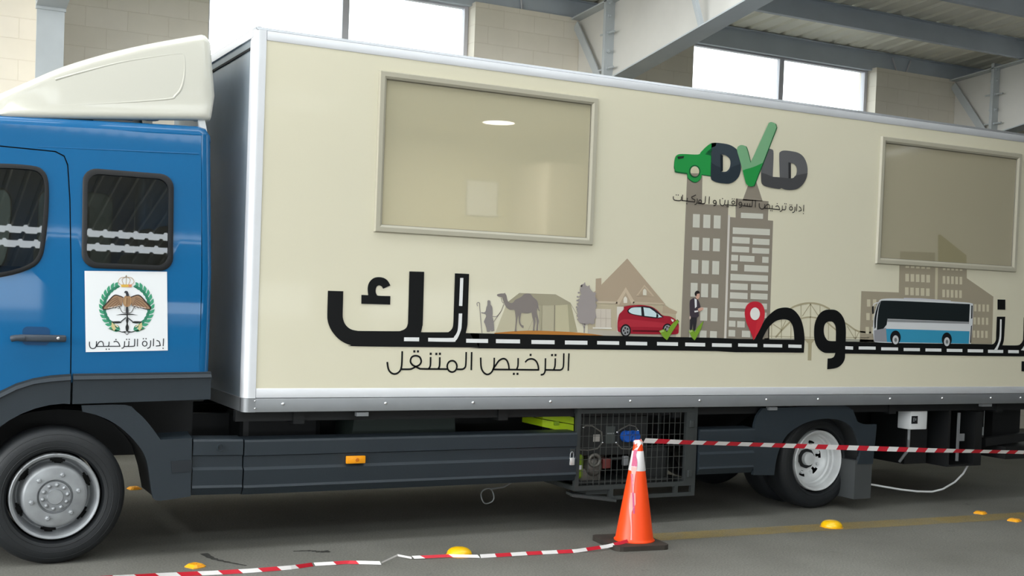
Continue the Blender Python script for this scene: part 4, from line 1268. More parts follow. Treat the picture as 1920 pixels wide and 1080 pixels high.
# --- house and tree
r = Print(SIDE, ZC)
r.poly([(215, 800), (215, 700), (285, 540), (290, 495), (960, 520), (1065, 600), (1065, 835), (380, 825)], (190, 178, 152), 1, sm=False)
r.poly([(215, 760), (1065, 800), (1065, 835), (380, 825), (215, 802)], (186, 178, 164), 2, sm=False)
r.poly([(240, 420), (290, 388), (292, 270), (346, 264), (346, 328), (595, 75), (965, 520), (300, 500)], (178, 160, 138), 2, sm=False)
r.poly([(940, 525), (1078, 588), (1066, 612), (935, 600)], (182, 164, 140), 2, sm=False)
r.poly([(300, 485), (500, 492), (500, 512), (300, 505)], (200, 186, 164), 3, sm=False).poly([(650, 492), (945, 505), (955, 520), (650, 512)], (194, 178, 154), 3, sm=False)
r.rect(288, 560, 438, 738, (208, 198, 184), 3, 4).rect(262, 738, 446, 752, (226, 222, 212), 3, 4)
for q in (338, 388):
    r.stroke([(q, 565), (q, 738)], .004, (190, 178, 164), 4)
r.stroke([(288, 650), (438, 654)], .004, (190, 178, 164), 4)
r.poly([(475, 520), (580, 352), (668, 495), (640, 522)], (204, 186, 162), 3, sm=False).poly([(510, 535), (580, 400), (640, 522)], (182, 164, 142), 4, sm=False)
r.poly([(558, 505), (558, 462), (575, 440), (592, 462), (592, 505)], (226, 220, 206), 5)
r.poly([(680, 435), (760, 328), (858, 442)], (196, 178, 154), 3, sm=False).poly([(700, 428), (760, 350), (835, 434)], (178, 160, 138), 4, sm=False)
r.poly([(745, 428), (745, 385), (760, 366), (778, 385), (778, 430)], (222, 216, 200), 5)
r.poly([(495, 540), (560, 540), (560, 790), (495, 785)], (224, 218, 206), 3, sm=False)
random.seed(3)
TREE = (158, 150, 148)
r.poly([(150, 325), (168, 322), (185, 303), (192, 335), (215, 345), (228, 330), (232, 360), (248, 385), (262, 400), (292, 405), (282, 440), (298, 470), (285, 500), (302, 530), (283, 570), (294, 640), (275, 660), (280, 700), (255, 712), (235, 700), (215, 708), (190, 715), (165, 708), (140, 700), (125, 680), (110, 665), (118, 645), (103, 630), (114, 600), (104, 560), (120, 545), (104, 512), (124, 500), (118, 470), (135, 462), (128, 440), (148, 425), (136, 380)], TREE, 6, corner=20)
for cx, cy in ((115, 445), (125, 405), (112, 480), (106, 545), (150, 340), (300, 480)):
    r.ell(cx, cy, 11, 9, TREE, 6, 10)
r.poly([(172, 790), (176, 700), (186, 700), (183, 792)], TREE, 6, sm=False).stroke([(178, 745), (160, 700)], .006, TREE, 6)
r.build('house_print', side)

# --- red hatchback
r = Print(SIDE, ZC)
r.poly([(500, 775), (497, 700), (510, 620), (538, 588), (562, 562), (556, 540), (620, 528), (720, 523), (820, 538), (880, 575), (930, 622), (1000, 633), (1050, 660), (1086, 705), (1086, 788), (1060, 806), (920, 806), (640, 802), (525, 786)], (160, 34, 50), 8, corner=45)
r.poly([(505, 690), (560, 660), (700, 670), (900, 690), (1080, 720), (1086, 760), (900, 740), (640, 735), (505, 740)], (178, 48, 62), 9)
r.poly([(640, 765), (900, 768), (900, 785), (640, 780)], (92, 14, 26), 9, sm=False)
r.poly([(590, 575), (625, 548), (720, 536), (820, 546), (885, 590), (940, 640), (870, 652), (740, 635), (640, 615), (600, 600)], (34, 34, 40), 9)
r.poly([(602, 577), (625, 555), (660, 547), (722, 545), (727, 625), (650, 612), (612, 595)], (206, 226, 230), 10, corner=40)
r.poly([(745, 546), (805, 554), (850, 585), (872, 605), (868, 642), (755, 628)], (206, 226, 230), 10, sm=False).poly([(880, 605), (925, 640), (885, 644)], (206, 226, 230), 10, sm=False)
r.poly([(868, 620), (884, 612), (890, 635), (872, 640)], (24, 24, 28), 11)
for cx, cy, rx, ry in ((574, 770), (975, 752)) and ((574, 770, 50, 62), (976, 756, 46, 54)):
    r.ell(cx, cy, rx, ry, (28, 28, 30), 10).ell(cx, cy, rx * .74, ry * .74, (150, 150, 152), 11)
    for k in range(5):
        a = 2 * math.pi * (k + .5) / 5
        r.ell(cx + rx * .42 * math.cos(a), cy + ry * .42 * math.sin(a), rx * .16, ry * .18, (40, 40, 42), 12, 10)
r.poly([(1010, 655), (1040, 668), (1030, 688), (1015, 675)], (226, 222, 214), 10)
r.build('red_car_print', side)


def tick(pts, hi):
    r.poly([(p[0] + 6, p[1] - 4) for p in pts], (88, 112, 46), 13, sm=False)
    r.poly(pts, (122, 160, 50), 14, corner=25)
    r.poly(hi, (164, 190, 108), 15, sm=False)


r = Print(SIDE, ZC)
tick([(893, 775), (938, 757), (966, 788), (1010, 715), (1065, 665), (1082, 685), (1030, 765), (968, 862), (930, 830), (908, 795)], [(893, 775), (930, 760), (944, 776), (905, 792)])
r.build('tick_print', side)
r = Print(SIDE, ZC)
tick([(1177, 775), (1212, 760), (1236, 788), (1265, 735), (1320, 678), (1290, 765), (1235, 864), (1205, 832), (1190, 800)], [(1177, 775), (1206, 763), (1218, 776), (1188, 792)])
r.build('tick_print', side)

# --- two towers
r = Print(SIDE, ZE)
TW, TWIN = (144, 135, 122), (207, 205, 193)
r.poly([(92, 0), (186, 0), (183, 172), (345, 180), (318, 1000), (52, 1000)], TW, 1, sm=False)
r.poly([(432, 150), (480, 20), (512, 20), (556, 156)], TW, 1, sm=False)
r.poly([(390, 138), (592, 155), (588, 272), (620, 275), (596, 1005), (330, 1000), (356, 252), (390, 255)], TW, 1, sm=False)
r.stroke([(349, 240), (326, 1000)], .020, (214, 208, 200), 2)
for k, (ya, yb) in enumerate(((233, 315), (375, 455), (513, 597), (655, 740), (802, 884), (943, 1000))):
    s_ = -(ya - 233) * .0325
    for q, (xa, xb) in enumerate(((128, 170), (192, 235), (256, 298))):
        r.poly([(xa + s_, ya + q * 4), (xb + s_, ya + q * 4 + 2), (xb + s_ - 2, yb + q * 3 + 2), (xa + s_ - 2, yb + q * 3)], TWIN, 2, sm=False)
rows_ = [((422, 558, 225, 258),), ((372, 600, 315, 355),), ((370, 476, 373, 412), (495, 598, 383, 420)), ((366, 473, 430, 466), (491, 596, 440, 474)), ((363, 405, 483, 520), (415, 505, 487, 524), (553, 592, 495, 532)), ((361, 402, 541, 580), (443, 591, 545, 585)),
         ((358, 588, 600, 640),), ((357, 464, 657, 697), (484, 588, 662, 700)), ((355, 463, 713, 752), (481, 586, 718, 755)), ((354, 582, 772, 810),), ((352, 450, 828, 866), (566, 580, 838, 872)), ((348, 389, 887, 924), (399, 446, 890, 928)), ((346, 387, 944, 984), (428, 480, 948, 988))]
for rw in rows_:
    for xa, xb, ya, yb in rw:
        dy = (xb - xa) * .05
        r.poly([(xa, ya), (xb, ya + dy), (xb - 1, yb + dy * .8), (xa - 1, yb)], TWIN, 2, sm=False)
r.build('tower_print', side)

# --- standing man
r = Print(SIDE, ZC)
r.poly([(1197, 490), (1210, 470), (1236, 457), (1268, 468), (1284, 490), (1296, 525), (1302, 552), (1322, 558), (1310, 580), (1282, 588), (1286, 630), (1264, 652), (1262, 690), (1248, 772), (1230, 772), (1226, 700), (1214, 772), (1197, 766), (1198, 660), (1196, 560)], (66, 58, 66), 4, corner=50)
r.poly([(1198, 640), (1264, 645), (1262, 690), (1248, 772), (1230, 772), (1226, 700), (1214, 772), (1197, 766)], (48, 46, 50), 5, corner=40)
r.poly([(1241, 462), (1263, 470), (1264, 540), (1246, 555)], (228, 228, 230), 5)
r.poly([(1272, 560), (1300, 548), (1326, 552), (1326, 568), (1300, 582), (1276, 588)], (206, 160, 142), 6).poly([(1238, 580), (1280, 575), (1282, 588), (1242, 596)], (226, 222, 222), 6).ell(1198, 645, 7, 16, (214, 190, 178), 6, 10)
r.poly([(1250, 415), (1262, 410), (1288, 412), (1290, 440), (1282, 460), (1266, 468), (1254, 452)], (214, 170, 150), 6)
r.poly([(1242, 410), (1252, 392), (1268, 386), (1286, 394), (1290, 412), (1264, 416), (1256, 440), (1246, 432)], (40, 36, 36), 7)
r.build('man_print', side)

# --- map pin
r = Print(SIDE, ZF)
r.poly([(180, 668), (168, 630), (140, 560), (108, 490), (91, 420), (88, 372), (98, 320), (122, 285), (155, 264), (195, 257), (235, 263), (268, 284), (290, 320), (300, 372), (296, 430), (278, 490), (240, 570), (200, 640)], (196, 40, 56), 6, corner=45)
r.poly([(180, 668), (198, 590), (215, 480), (262, 300), (290, 320), (300, 372), (296, 430), (278, 490), (240, 570), (200, 640)], (204, 48, 60), 7, corner=45)
r.ell(195, 388, 52, 67, (234, 232, 228), 8)
r.build('pin_print', side)

# --- arched bridge
r = Print(SIDE, ZF)
BR = (176, 166, 136)
b = lambda wd, *pts: r.stroke(pts, wd, BR, 1)
b(.016, (420, 640), (500, 550), (560, 490), (600, 455)); b(.016, (560, 350), (600, 322), (650, 300), (720, 281), (790, 275), (860, 282), (930, 303), (1000, 340)); b(.012, (690, 440), (740, 428), (790, 424), (860, 432))
b(.014, (1150, 480), (1200, 510), (1270, 560), (1330, 580), (1440, 588)); b(.014, (960, 470), (1010, 515), (1090, 580))
for p_, q_ in (((692, 295), (692, 430)), ((793, 278), (790, 650)), ((895, 300), (895, 425)), ((705, 415), (792, 285)), ((794, 285), (878, 412)), ((484, 450), (482, 650)), ((380, 500), (378, 650)), ((586, 470), (584, 660)), ((395, 500), (485, 560)), ((530, 460), (490, 545)), ((1185, 520), (1265, 655)), ((1272, 560), (1271, 660)), ((1312, 580), (1272, 655)), ((986, 500), (984, 665)), ((345, 470), (345, 650))):
    b(.008, p_, q_)
r.stroke([(340, 628), (850, 640)], .005, BR, 1).stroke([(1165, 640), (1420, 645)], .005, BR, 1)
r.poly([(300, 648), (850, 655), (850, 672), (300, 662)], (170, 166, 150), 1, sm=False).poly([(1150, 655), (1470, 665), (1470, 690), (1150, 684)], (168, 166, 152), 1, sm=False)
r.poly([(732, 655), (832, 657), (832, 672), (806, 704), (801, 887), (762, 885), (768, 704), (734, 670)], BR, 2, sm=False)
r.build('bridge_print', side)

# --- town behind the coach
r = Print(SIDE, ZG)
TN, TN2 = (162, 152, 132), (205, 197, 172)
town = [(57, 408), (328, 418), (333, 190), (592, 205), (820, 215), (820, 315), (1012, 448), (1002, 792), (45, 775)]
r.poly(town, TN, 1, sm=False)
r.poly([(592, 200), (612, 200), (606, 470), (588, 470)], (198, 190, 164), 2, sm=False)
for ya, yb in ((226, 240), (283, 338), (381, 436)):
    for k in range(5):
        x = 376 + k * 38 - (ya - 226) * .025
        r.rect(x, ya + k * 2, x + 26, yb + k * 2, TN2, 2)
    for k in range(5):
        x = 646 + k * 30.5 - (ya - 226) * .025
        r.rect(x, ya + 16 + k * 1.5, x + 19, yb + 16 + k * 1.5, TN2, 2)
for ya in (468, 567, 667):
    for x in (97, 140):
        r.rect(x - (ya - 468) * .05, ya, x + 25 - (ya - 468) * .05, ya + 52, TN2, 2)
for ya in (503, 598, 693):
    for k in range(4):
        x = 872 + k * 30 - (ya - 503) * .05
        r.rect(x, ya + k, x + 17, ya + 51 + k, TN2, 2)
r.build('town_print', side)
# the same town runs over the film on the second pane
r = Print(SIDE + .004, ZG)
r.poly([(338, 120), (590, 130), (590, 200), (336, 190)], (150, 142, 118), 1, sm=False).poly([(612, 0), (630, 0), (818, 150), (818, 205), (612, 200)], (150, 142, 112), 1, sm=False)
r.build('pane_print', side)

# --- coach
r = Print(SIDE, ZG)
r.poly([(138, 690), (143, 600), (160, 530), (180, 480), (212, 464), (360, 462), (700, 482), (845, 494), (862, 510), (858, 640), (850, 745), (845, 790), (240, 782), (145, 772)], (216, 218, 220), 6, corner=40)
r.poly([(360, 457), (480, 460), (700, 476), (700, 484), (480, 470), (360, 466)], (206, 206, 214), 7, sm=False)
r.poly([(195, 478), (300, 478), (838, 502), (832, 630), (242, 608), (236, 650), (212, 680), (165, 688), (170, 600), (182, 520)], (24, 32, 34), 7, corner=35)
r.poly([(147, 612), (160, 545), (182, 490), (192, 482), (178, 520), (162, 600), (158, 670), (148, 682)], (26, 30, 34), 7, corner=40)
r.poly([(130, 520), (141, 515), (143, 570), (133, 575)], (20, 22, 26), 7).stroke([(138, 515), (150, 498), (190, 488)], .008, (220, 220, 224), 7)
r.poly([(848, 512), (858, 512), (855, 605), (846, 608)], (40, 46, 48), 7, sm=False)
r.poly([(240, 612), (832, 630), (832, 645), (240, 630)], (146, 148, 150), 7, sm=False)
r.poly([(232, 680), (835, 698), (830, 788), (238, 776)], (58, 150, 186), 7, sm=False)
r.poly([(145, 692), (232, 674), (238, 776), (146, 772)], (150, 150, 156), 7, corner=40)
r.poly([(846, 660), (853, 655), (846, 780), (838, 784)], (60, 62, 64), 7, sm=False)
for cx, cy, rx, ry in ((299, 748, 38, 54), (670, 762, 36, 54)):
    r.ell(cx, cy - 5, rx, ry - 4, (22, 24, 28), 8).ell(cx, cy + 12, rx * .58, ry * .6, (208, 208, 210), 9).ell(cx, cy + 12, rx * .26, ry * .28, (120, 124, 124), 10, 14)
r.build('coach_print', side)

# ================================================================== STICKER ON THE CAB
ZH = (150, 500, 6.353)
r = Print(8.046, ZH)
r.mb.add([], [])
r.poly([(54, 50), (1036, 60), (1046, 998), (68, 1018)], (236, 238, 240), 0, sm=False)
T3 = .0062
TX = (52, 54, 58)
S = lambda *pts: r.stroke(pts, T3, TX, 1)
S((995, 855), (990, 947)); S((911, 878), (943, 893), (955, 940), (903, 946)); S((876, 857), (873, 947)); S((841, 878), (838, 940), (826, 963), (800, 973))
r.ring(770, 917, 27, 29, T3, TX, 1)
S((685, 860), (683, 950)); S((652, 860), (649, 930), (635, 948), (520, 950)); S((582, 885), (580, 935), (568, 948)); S((531, 888), (527, 942), (515, 966), (494, 973))
S((400, 896), (430, 889), (458, 908), (475, 948), (197, 950), (222, 905), (250, 889), (273, 905), (281, 948)); S((346, 893), (343, 935), (330, 948))
S((196, 888), (193, 940), (178, 968), (150, 976), (125, 965), (113, 935), (113, 893))
for c in ((755, 858), (786, 858), (555, 866), (586, 866), (428, 868), (313, 983), (346, 983)):
    r.dot(*c, .0075, TX, 1)
S((982, 972), (996, 972))
# wreath of leaves
LEAF, LEAF2 = (72, 158, 122), (56, 132, 104)
for sg_ in (-1, 1):
    cx, cy, R_ = 556, 480, 285
    for k in range(13):
        a = math.radians(74 - k * 11.2)
        for side_ in (-1, 1):
            rr_ = R_ * (1 + .0 * side_)
            bx_, by_ = cx + sg_ * rr_ * math.cos(a), cy + rr_ * math.sin(a) * .98
            # leaf points up along the branch, splayed to either side
            tx, ty = sg_ * math.sin(a), -math.cos(a)
            nx, ny = sg_ * math.cos(a), math.sin(a)
            L_ = 88 if k < 12 else 66
            dx_, dy_ = tx * .86 + nx * .45 * side_, ty * .86 + ny * .45 * side_
            ex, ey = bx_ + dx_ * L_, by_ + dy_ * L_
            mx_, my_ = (bx_ * .5 + ex * .5), (by_ * .5 + ey * .5)
            wx, wy = -dy_ * 20, dx_ * 20
            r.poly([(bx_, by_), (mx_ + wx, my_ + wy), (ex, ey), (mx_ - wx, my_ - wy)], LEAF if side_ > 0 else LEAF2, 1 + (side_ > 0), corner=80)
    r.poly([(cx + sg_ * 60, 772), (cx + sg_ * 150, 765), (cx + sg_ * 232, 735), (cx + sg_ * 160, 745)], (92, 120, 92), 2)
    # crossed blades and gilding
    r.stroke([(cx + sg_ * 8, 605), (cx + sg_ * 70, 655)], .0075, (84, 86, 88), 3)
    r.poly([(cx + sg_ * 62, 668), (cx + sg_ * 85, 650), (cx + sg_ * 170, 652), (cx + sg_ * 176, 640), (cx + sg_ * 178, 664), (cx + sg_ * 120, 676)], (40, 44, 42), 3)
    r.poly([(cx + sg_ * 150, 690), (cx + sg_ * 178, 660), (cx + sg_ * 182, 720), (cx + sg_ * 150, 765), (cx + sg_ * 130, 735)], (206, 190, 140), 3)
    r.poly([(cx + sg_ * 95, 715), (cx + sg_ * 140, 682), (cx + sg_ * 150, 690), (cx + sg_ * 110, 722)], (222, 206, 170), 3)
    r.poly([(cx + sg_ * 20, 768), (cx + sg_ * 60, 772), (cx + sg_ * 130, 758), (cx + sg_ * 60, 782), (cx, 782)], (44, 48, 48), 4)
    # wing
    wg = [(40, -158 + 520), (80, 345), (130, 332), (165, 345), (205, 385), (250, 440), (295, 485), (282, 515), (220, 508), (150, 490), (60, 470)]
    r.poly([(cx + sg_ * p[0], p[1]) for p in wg], (58, 46, 42), 3, corner=50)
    wg2 = [(42, 372), (85, 356), (130, 345), (160, 358), (198, 398), (240, 450), (272, 488), (270, 503), (220, 498), (150, 480), (62, 462)]
    r.poly([(cx + sg_ * p[0], p[1]) for p in wg2], (160, 128, 100), 4, corner=50)
    for q in range(6):
        r.stroke([(cx + sg_ * (105 - q * 6), 366 + q * 15), (cx + sg_ * (195 - q * 22), 405 + q * 15), (cx + sg_ * (278 - q * 34), 482 + q * 4)], .0024, (84, 62, 54), 5)
    for q in range(4):
        r.stroke([(cx + sg_ * (70 + q * 34), 468 + q * 6), (cx + sg_ * (110 + q * 38), 462 + q * 10)], .004, (226, 214, 204), 5)
    # feet
    r.stroke([(cx + sg_ * 22, 470), (cx + sg_ * 26, 530)], .010, (196, 196, 194), 3).stroke([(cx + sg_ * 86, 485), (cx + sg_ * 50, 545), (cx, 548)], .0042, (96, 94, 90), 3)
    # crown arches
    for pts in ([(62, 215), (92, 188), (86, 155), (58, 130), (20, 126), (-8, 122)], [(28, 215), (48, 165), (36, 138), (0, 122)]):
        r.stroke([(548 + sg_ * p[0], p[1]) for p in pts], .0035, (188, 160, 130), 3)
    # crossbar
    r.poly([(cx + 4, 560), (cx + sg_ * 65, 563), (cx + sg_ * 136, 578), (cx + sg_ * 65, 574), (cx + 4, 576)], (48, 48, 48), 4)
    r.stroke([(cx + sg_ * 34, 780), (558, 810)], .004, (110, 110, 110), 3)
r.poly([(520, 370), (545, 345), (580, 345), (606, 370), (612, 420), (596, 462), (558, 478), (522, 462), (508, 420)], (168, 132, 96), 6)
r.stroke([(560, 370), (556, 465)], .004, (120, 90, 66), 7).stroke([(538, 375), (534, 450)], .003, (206, 180, 140), 7).stroke([(582, 375), (580, 450)], .003, (130, 98, 72), 7)
r.poly([(524, 306), (532, 292), (548, 288), (566, 298), (578, 330), (582, 350), (548, 352), (542, 322), (534, 312), (522, 314)], (58, 60, 66), 7, corner=50)
r.poly([(546, 478), (572, 478), (576, 545), (562, 562), (544, 545)], (60, 60, 62), 4)
r.poly([(550, 560), (570, 560), (567, 610), (576, 640), (568, 680), (580, 720), (570, 772), (548, 772), (540, 720), (552, 680), (545, 640), (553, 610)], (42, 44, 44), 5)
r.poly([(486, 212), (618, 212), (612, 244), (492, 244)], (222, 180, 84), 3, sm=False).poly([(575, 212), (618, 212), (612, 244), (578, 244)], (214, 140, 104), 4, sm=False)
r.stroke([(549, 98), (549, 212)], .0035, (170, 150, 110), 4).stroke([(541, 112), (557, 112)], .0035, (170, 150, 110), 4)
stk = r.build('emblem_sticker', cab)
stk['label'] = 'white square sticker with eagle crest and lettering'

# ================================================================== THINGS AROUND THE TRUCK
# --- traffic cone
cx, cy = 5.02, 7.43
cone = thing('traffic_cone', 'orange traffic cone with white band and black rubber foot in front of the generator cage', 'traffic cone', (cx, cy, 0))
M_orange = mat('cone_orange', (255, 78, 22), 0.38, noise=0.03, nscale=6)
M_cwhite = mat('cone_white_band', (232, 228, 228), 0.35)
cr = lambda z: .142 - (z - .045) * (.142 - .028) / (.775 - .045)
cone_body = MB()
zs = [.045, .06, .2, .40, .555]
cone_body.lathe([(.150, .03), (.152, .042), (cr(.045), .050)] + [(cr(z), z) for z in zs[1:]], 'z', (cx, cy, 0), 40)
cone_body.lathe([(cr(.692), .692), (cr(.76), .76), (cr(.775) - .004, .775), (.018, .776), (.016, .70)], 'z', (cx, cy, 0), 40)
cone_body.build('cone_body', M_orange, cone, 50)
MB().lathe([(cr(.555) - .002, .548), (cr(.555) + .002, .555), (cr(.692) + .002, .692), (cr(.692) - .002, .70)], 'z', (cx, cy, 0), 40).build('reflective_band', M_cwhite, cone, 50)
ang = math.radians(-7)
bm_ = bmesh.new()
bmesh.ops.create_cube(bm_, size=1, matrix=Matrix.Translation((cx - .03, cy + .01, .0175)) @ Matrix.Rotation(ang, 4, 'Z') @ Matrix.Diagonal((.43, .46, .035, 1)))
bmesh.ops.bevel(bm_, geom=[e for e in bm_.edges if abs(e.verts[0].co.z - e.verts[1].co.z) > .01], offset=.05, segments=3, affect='EDGES', profile=0.5)
MB().bm(bm_).build('rubber_foot', mat('dusty_rubber', (52, 46, 40), .8, noise=.2, nscale=12), cone)

# --- barrier tape: from the right, tied round the cone top, down the cone and along the floor to the left
M_red = mat('tape_red', (206, 30, 50), 0.4, alpha=1)
M_tw = mat('tape_white', (236, 232, 230), 0.4)
M_pink = mat('tape_pink', (226, 150, 142), 0.4)
tape = MB()


def ribbon(path, wid, period, start=0, twist=lambda s: 0.0, shear=.25, cols=(0, 1)):
    """vertical ribbon along the path, cut into slanted stripes"""
    P_ = [Vector(p) for p in path]
    segs = [0]
    for a, b in zip(P_, P_[1:]):
        segs.append(segs[-1] + (b - a).length)
    tot = segs[-1]

    def pos(s_):
        s_ = max(0, min(tot, s_))
        for i in range(len(segs) - 1):
            if s_ <= segs[i + 1] or i == len(segs) - 2:
                t_ = (s_ - segs[i]) / max(1e-9, segs[i + 1] - segs[i])
                return P_[i].lerp(P_[i + 1], t_), (P_[i + 1] - P_[i]).normalized()
    k = 0
    s0 = 0.0
    while s0 < tot - 1e-6:
        s1 = min(tot, s0 + period)
        n = 4
        L, R = [], []
        for q in range(n + 1):
            sa = s0 + (s1 - s0) * q / n
            for lst, sg2 in ((L, 1), (R, -1)):
                p, d = pos(sa + sg2 * shear * wid)
                u = Vector((0, 0, 1)) - d * d.z
                u.normalize()
                sd = d.cross(u)
                t_ = twist(sa)
                off = u * math.cos(t_) + sd * math.sin(t_)
                lst.append(p + off * sg2 * wid / 2)
        tape.add([p[:] for p in L + R], [(i, i + 1, n + 2 + i, n + 1 + i) for i in range(n)], cols[(k + start) % 2])
        k += 1; s0 = s1


YT = 7.45
up = []
for px, py in ((1207, 826), (1290, 829.5), (1400, 833), (1560, 838.5), (1750, 844.5), (1920, 848)):
    x, z = at(px, py, YT)
    up.append((x, YT, z))
e0, e1 = Vector(up[-2]), Vector(up[-1])
up.append((e1 + (e1 - e0) * 1.2)[:])
ribbon(up, .040, .112, 1, twist=lambda s_: .35 + .3 * math.sin(s_ * 2.1))
# turn round the cone top
rt = cr(.757) + .005
ribbon([(cx + rt * math.cos(a), cy + rt * math.sin(a), .757 + .012 * math.sin(a * 2)) for a in [math.radians(d) for d in range(-180, 40, 12)]], .030, .14, 1)
ribbon([(cx + rt * math.cos(a), cy + rt * math.sin(a), .757 - .012 * math.sin(a)) for a in [math.radians(d) for d in range(30, 190, 12)]], .030, .09, 1)


def on_cone(px, py, off=.006):
    """point of the cone's skin seen at a photo position"""
    y = cy - .1
    for _ in range(12):
        x, z = at(px, py, y)
        rr = cr(max(.05, z)) + off
        dx2 = max(-rr * .97, min(rr * .97, x - cx))
        y = cy - math.sqrt(rr * rr - dx2 * dx2)
    return (cx + dx2, y, max(.06, z))


def cone_strip(pts, w0, w1, mi):
    pts = smooth_pts(pts, False, 4, 80)
    Lp, Rp = [], []
    n = len(pts)
    for i, (px, py) in enumerate(pts):
        wd = w0 + (w1 - w0) * i / (n - 1)
        a, b = on_cone(px - wd / 2, py), on_cone(px + wd / 2, py)
        Lp.append(a); Rp.append(b)
    tape.add(Lp + Rp, [(i, i + 1, n + i + 1, n + i) for i in range(n - 1)], mi)


Q = lambda x, y: (980 + x / 3.176, 740 + y / 3.176)
cone_strip([Q(698, 283), Q(690, 300), Q(672, 328)], 6, 7, 1)
cone_strip([Q(644, 470), Q(640, 560), Q(634, 700)], 1.6, 2.2, 3)
cone_strip([Q(672, 328), Q(660, 370), Q(655, 425)], 8, 6, 3)
cone_strip([Q(655, 428), Q(650, 520), Q(646, 580)], 6, 5, 2)
cone_strip([Q(640, 580), Q(632, 670), Q(634, 780), Q(630, 868)], 5, 13, 2)
# along the floor
fl = []
for px, py, h in ((1178, 1014, .06), (1140, 1024, .03), (1080, 1033, .016), (990, 1037.5, .016), (900, 1043, .016)):
    x, y = gr(px, py, h); fl.append((x, y, h))
ribbon(fl, .025, .118, 0, twist=lambda s_: .25)
M2 = [(900, 1043, .015), (838, 1042, .015), (800, 1044, .015), (772, 1045, .014)]
ribbon([(*gr(px, py, h), h) for px, py, h in M2], .021, .2, 1, twist=lambda s_: .5, shear=.8)
ribbon([(*gr(px, py, h), h) for px, py, h in ((772, 1046, .014), (745, 1041, .02))], .014, 1, 1)
ribbon([(*gr(px, py, h), h) for px, py, h in ((745, 1041, .02), (715, 1055, .014))], .012, 1, 1)
M3 = [(715, 1055.5, .014), (650, 1054, .014), (625, 1056, .014), (588, 1058, .014)]
ribbon([(*gr(px, py, h), h) for px, py, h in M3], .022, .155, 1, twist=lambda s_: .35, shear=.5)
M4 = [(588, 1058, .014), (545, 1064, .015), (470, 1070, .016), (400, 1074, .016), (300, 1078, .016), (200, 1083, .016), (0, 1092, .016)]
ribbon([(*gr(px, py, h), h) for px, py, h in M4], .026, .125, 0, twist=lambda s_: .3 * math.sin(s_ * 4), shear=.6)
tp = tape.build('barrier_tape', [M_red, M_tw, M_pink, mat('tape_purple_red', (190, 60, 110), .4)], fix=False)  # last colour is the purplish strip on the cone
tag(tp, 'red and white striped barrier tape tied to the cone and trailing along the floor', 'barrier tape')

# --- yellow road domes and flat studs
M_yel = mat('stud_yellow', (250, 196, 10), 0.3, coat=.4, noise=.03, nscale=9)
M_yor = mat('stud_orange_yellow', (244, 170, 30), 0.4, noise=.08, nscale=14)


def road_dome(px, py, label):
    x, y = gr(px, py)
    pr = [(.086, 0), (.088, .008)] + [(.088 * math.cos(t_) ** .8, .008 + .050 * math.sin(t_)) for t_ in [math.pi / 2 * k / 8 for k in range(1, 8)]] + [(.0005, .0582)]
    o = thing('road_dome', label, 'road stud', (x, y, 0), 'yellow domes along the painted line')
    MB().lathe(pr, 'z', (x, y, 0), 36).build('dome_shell', M_yel, o, 60)
    MB().dome((x - .01, y - .07, .03), .006, .006).build('screw', M_chrome, o, 60)
    MB().lathe([(.0005, .002), (.095, .002), (.095, .0)], 'z', (x, y, 0), 30).build('base_ring', M_yor, o)


road_dome(861, 1041, 'yellow dome stud on the floor under the tape, left of the cone')
road_dome(1559, 988, 'yellow dome stud on the painted line below the rear wheel')


def road_stud(px, py, rot, label, worn=0):
    x, y = gr(px, py)
    o = thing('road_stud', label, 'road stud', (x, y, 0), 'flat orange reflector studs on the floor')
    s_ = .052
    c_, sn = math.cos(rot), math.sin(rot)
    T_ = lambda a, b, z: (x + a * c_ - b * sn, y + a * sn + b * c_, z)
    m = MB()
    lo = [(-s_, -s_ * .8), (-s_ * .6, -s_), (s_ * .6, -s_), (s_, -s_ * .8), (s_, s_ * .8), (s_ * .6, s_), (-s_ * .6, s_), (-s_, s_ * .8)]
    n = 8
    r0 = [T_(a, b, 0) for a, b in lo]; r1 = [T_(a, b, .006) for a, b in lo]; r2 = [T_(a * .62, b * .72, .021) for a, b in lo]
    m.loft([r0, r1, r2], closed=True)
    m.f.append(list(range(16, 24))); m.m.append(0)
    m.build('stud_body', M_yor, o)
    MB().add([T_(-s_ * .5, -s_ * .93, .0105), T_(s_ * .5, -s_ * .93, .0105), T_(s_ * .36, -s_ * .76, .0195), T_(-s_ * .36, -s_ * .76, .0195)], [(0, 1, 2, 3)]).build('reflector', M_amber, o, fix=False)
    MB().dome(T_(s_ * .1, 0, .0205), .008, .003, axis='z').build('stud_screw', M_amber2, o, 60)


road_stud(366, 1063, .5, 'orange flat stud at the bottom left, above the tape')
road_stud(252, 917, .2, 'orange flat stud on the dark floor behind the front wheel')
road_stud(1838, 963, .4, 'orange flat stud at the right, just above the painted line')
road_stud(1902, 977, .3, 'orange flat stud at the right edge, just below the painted line')

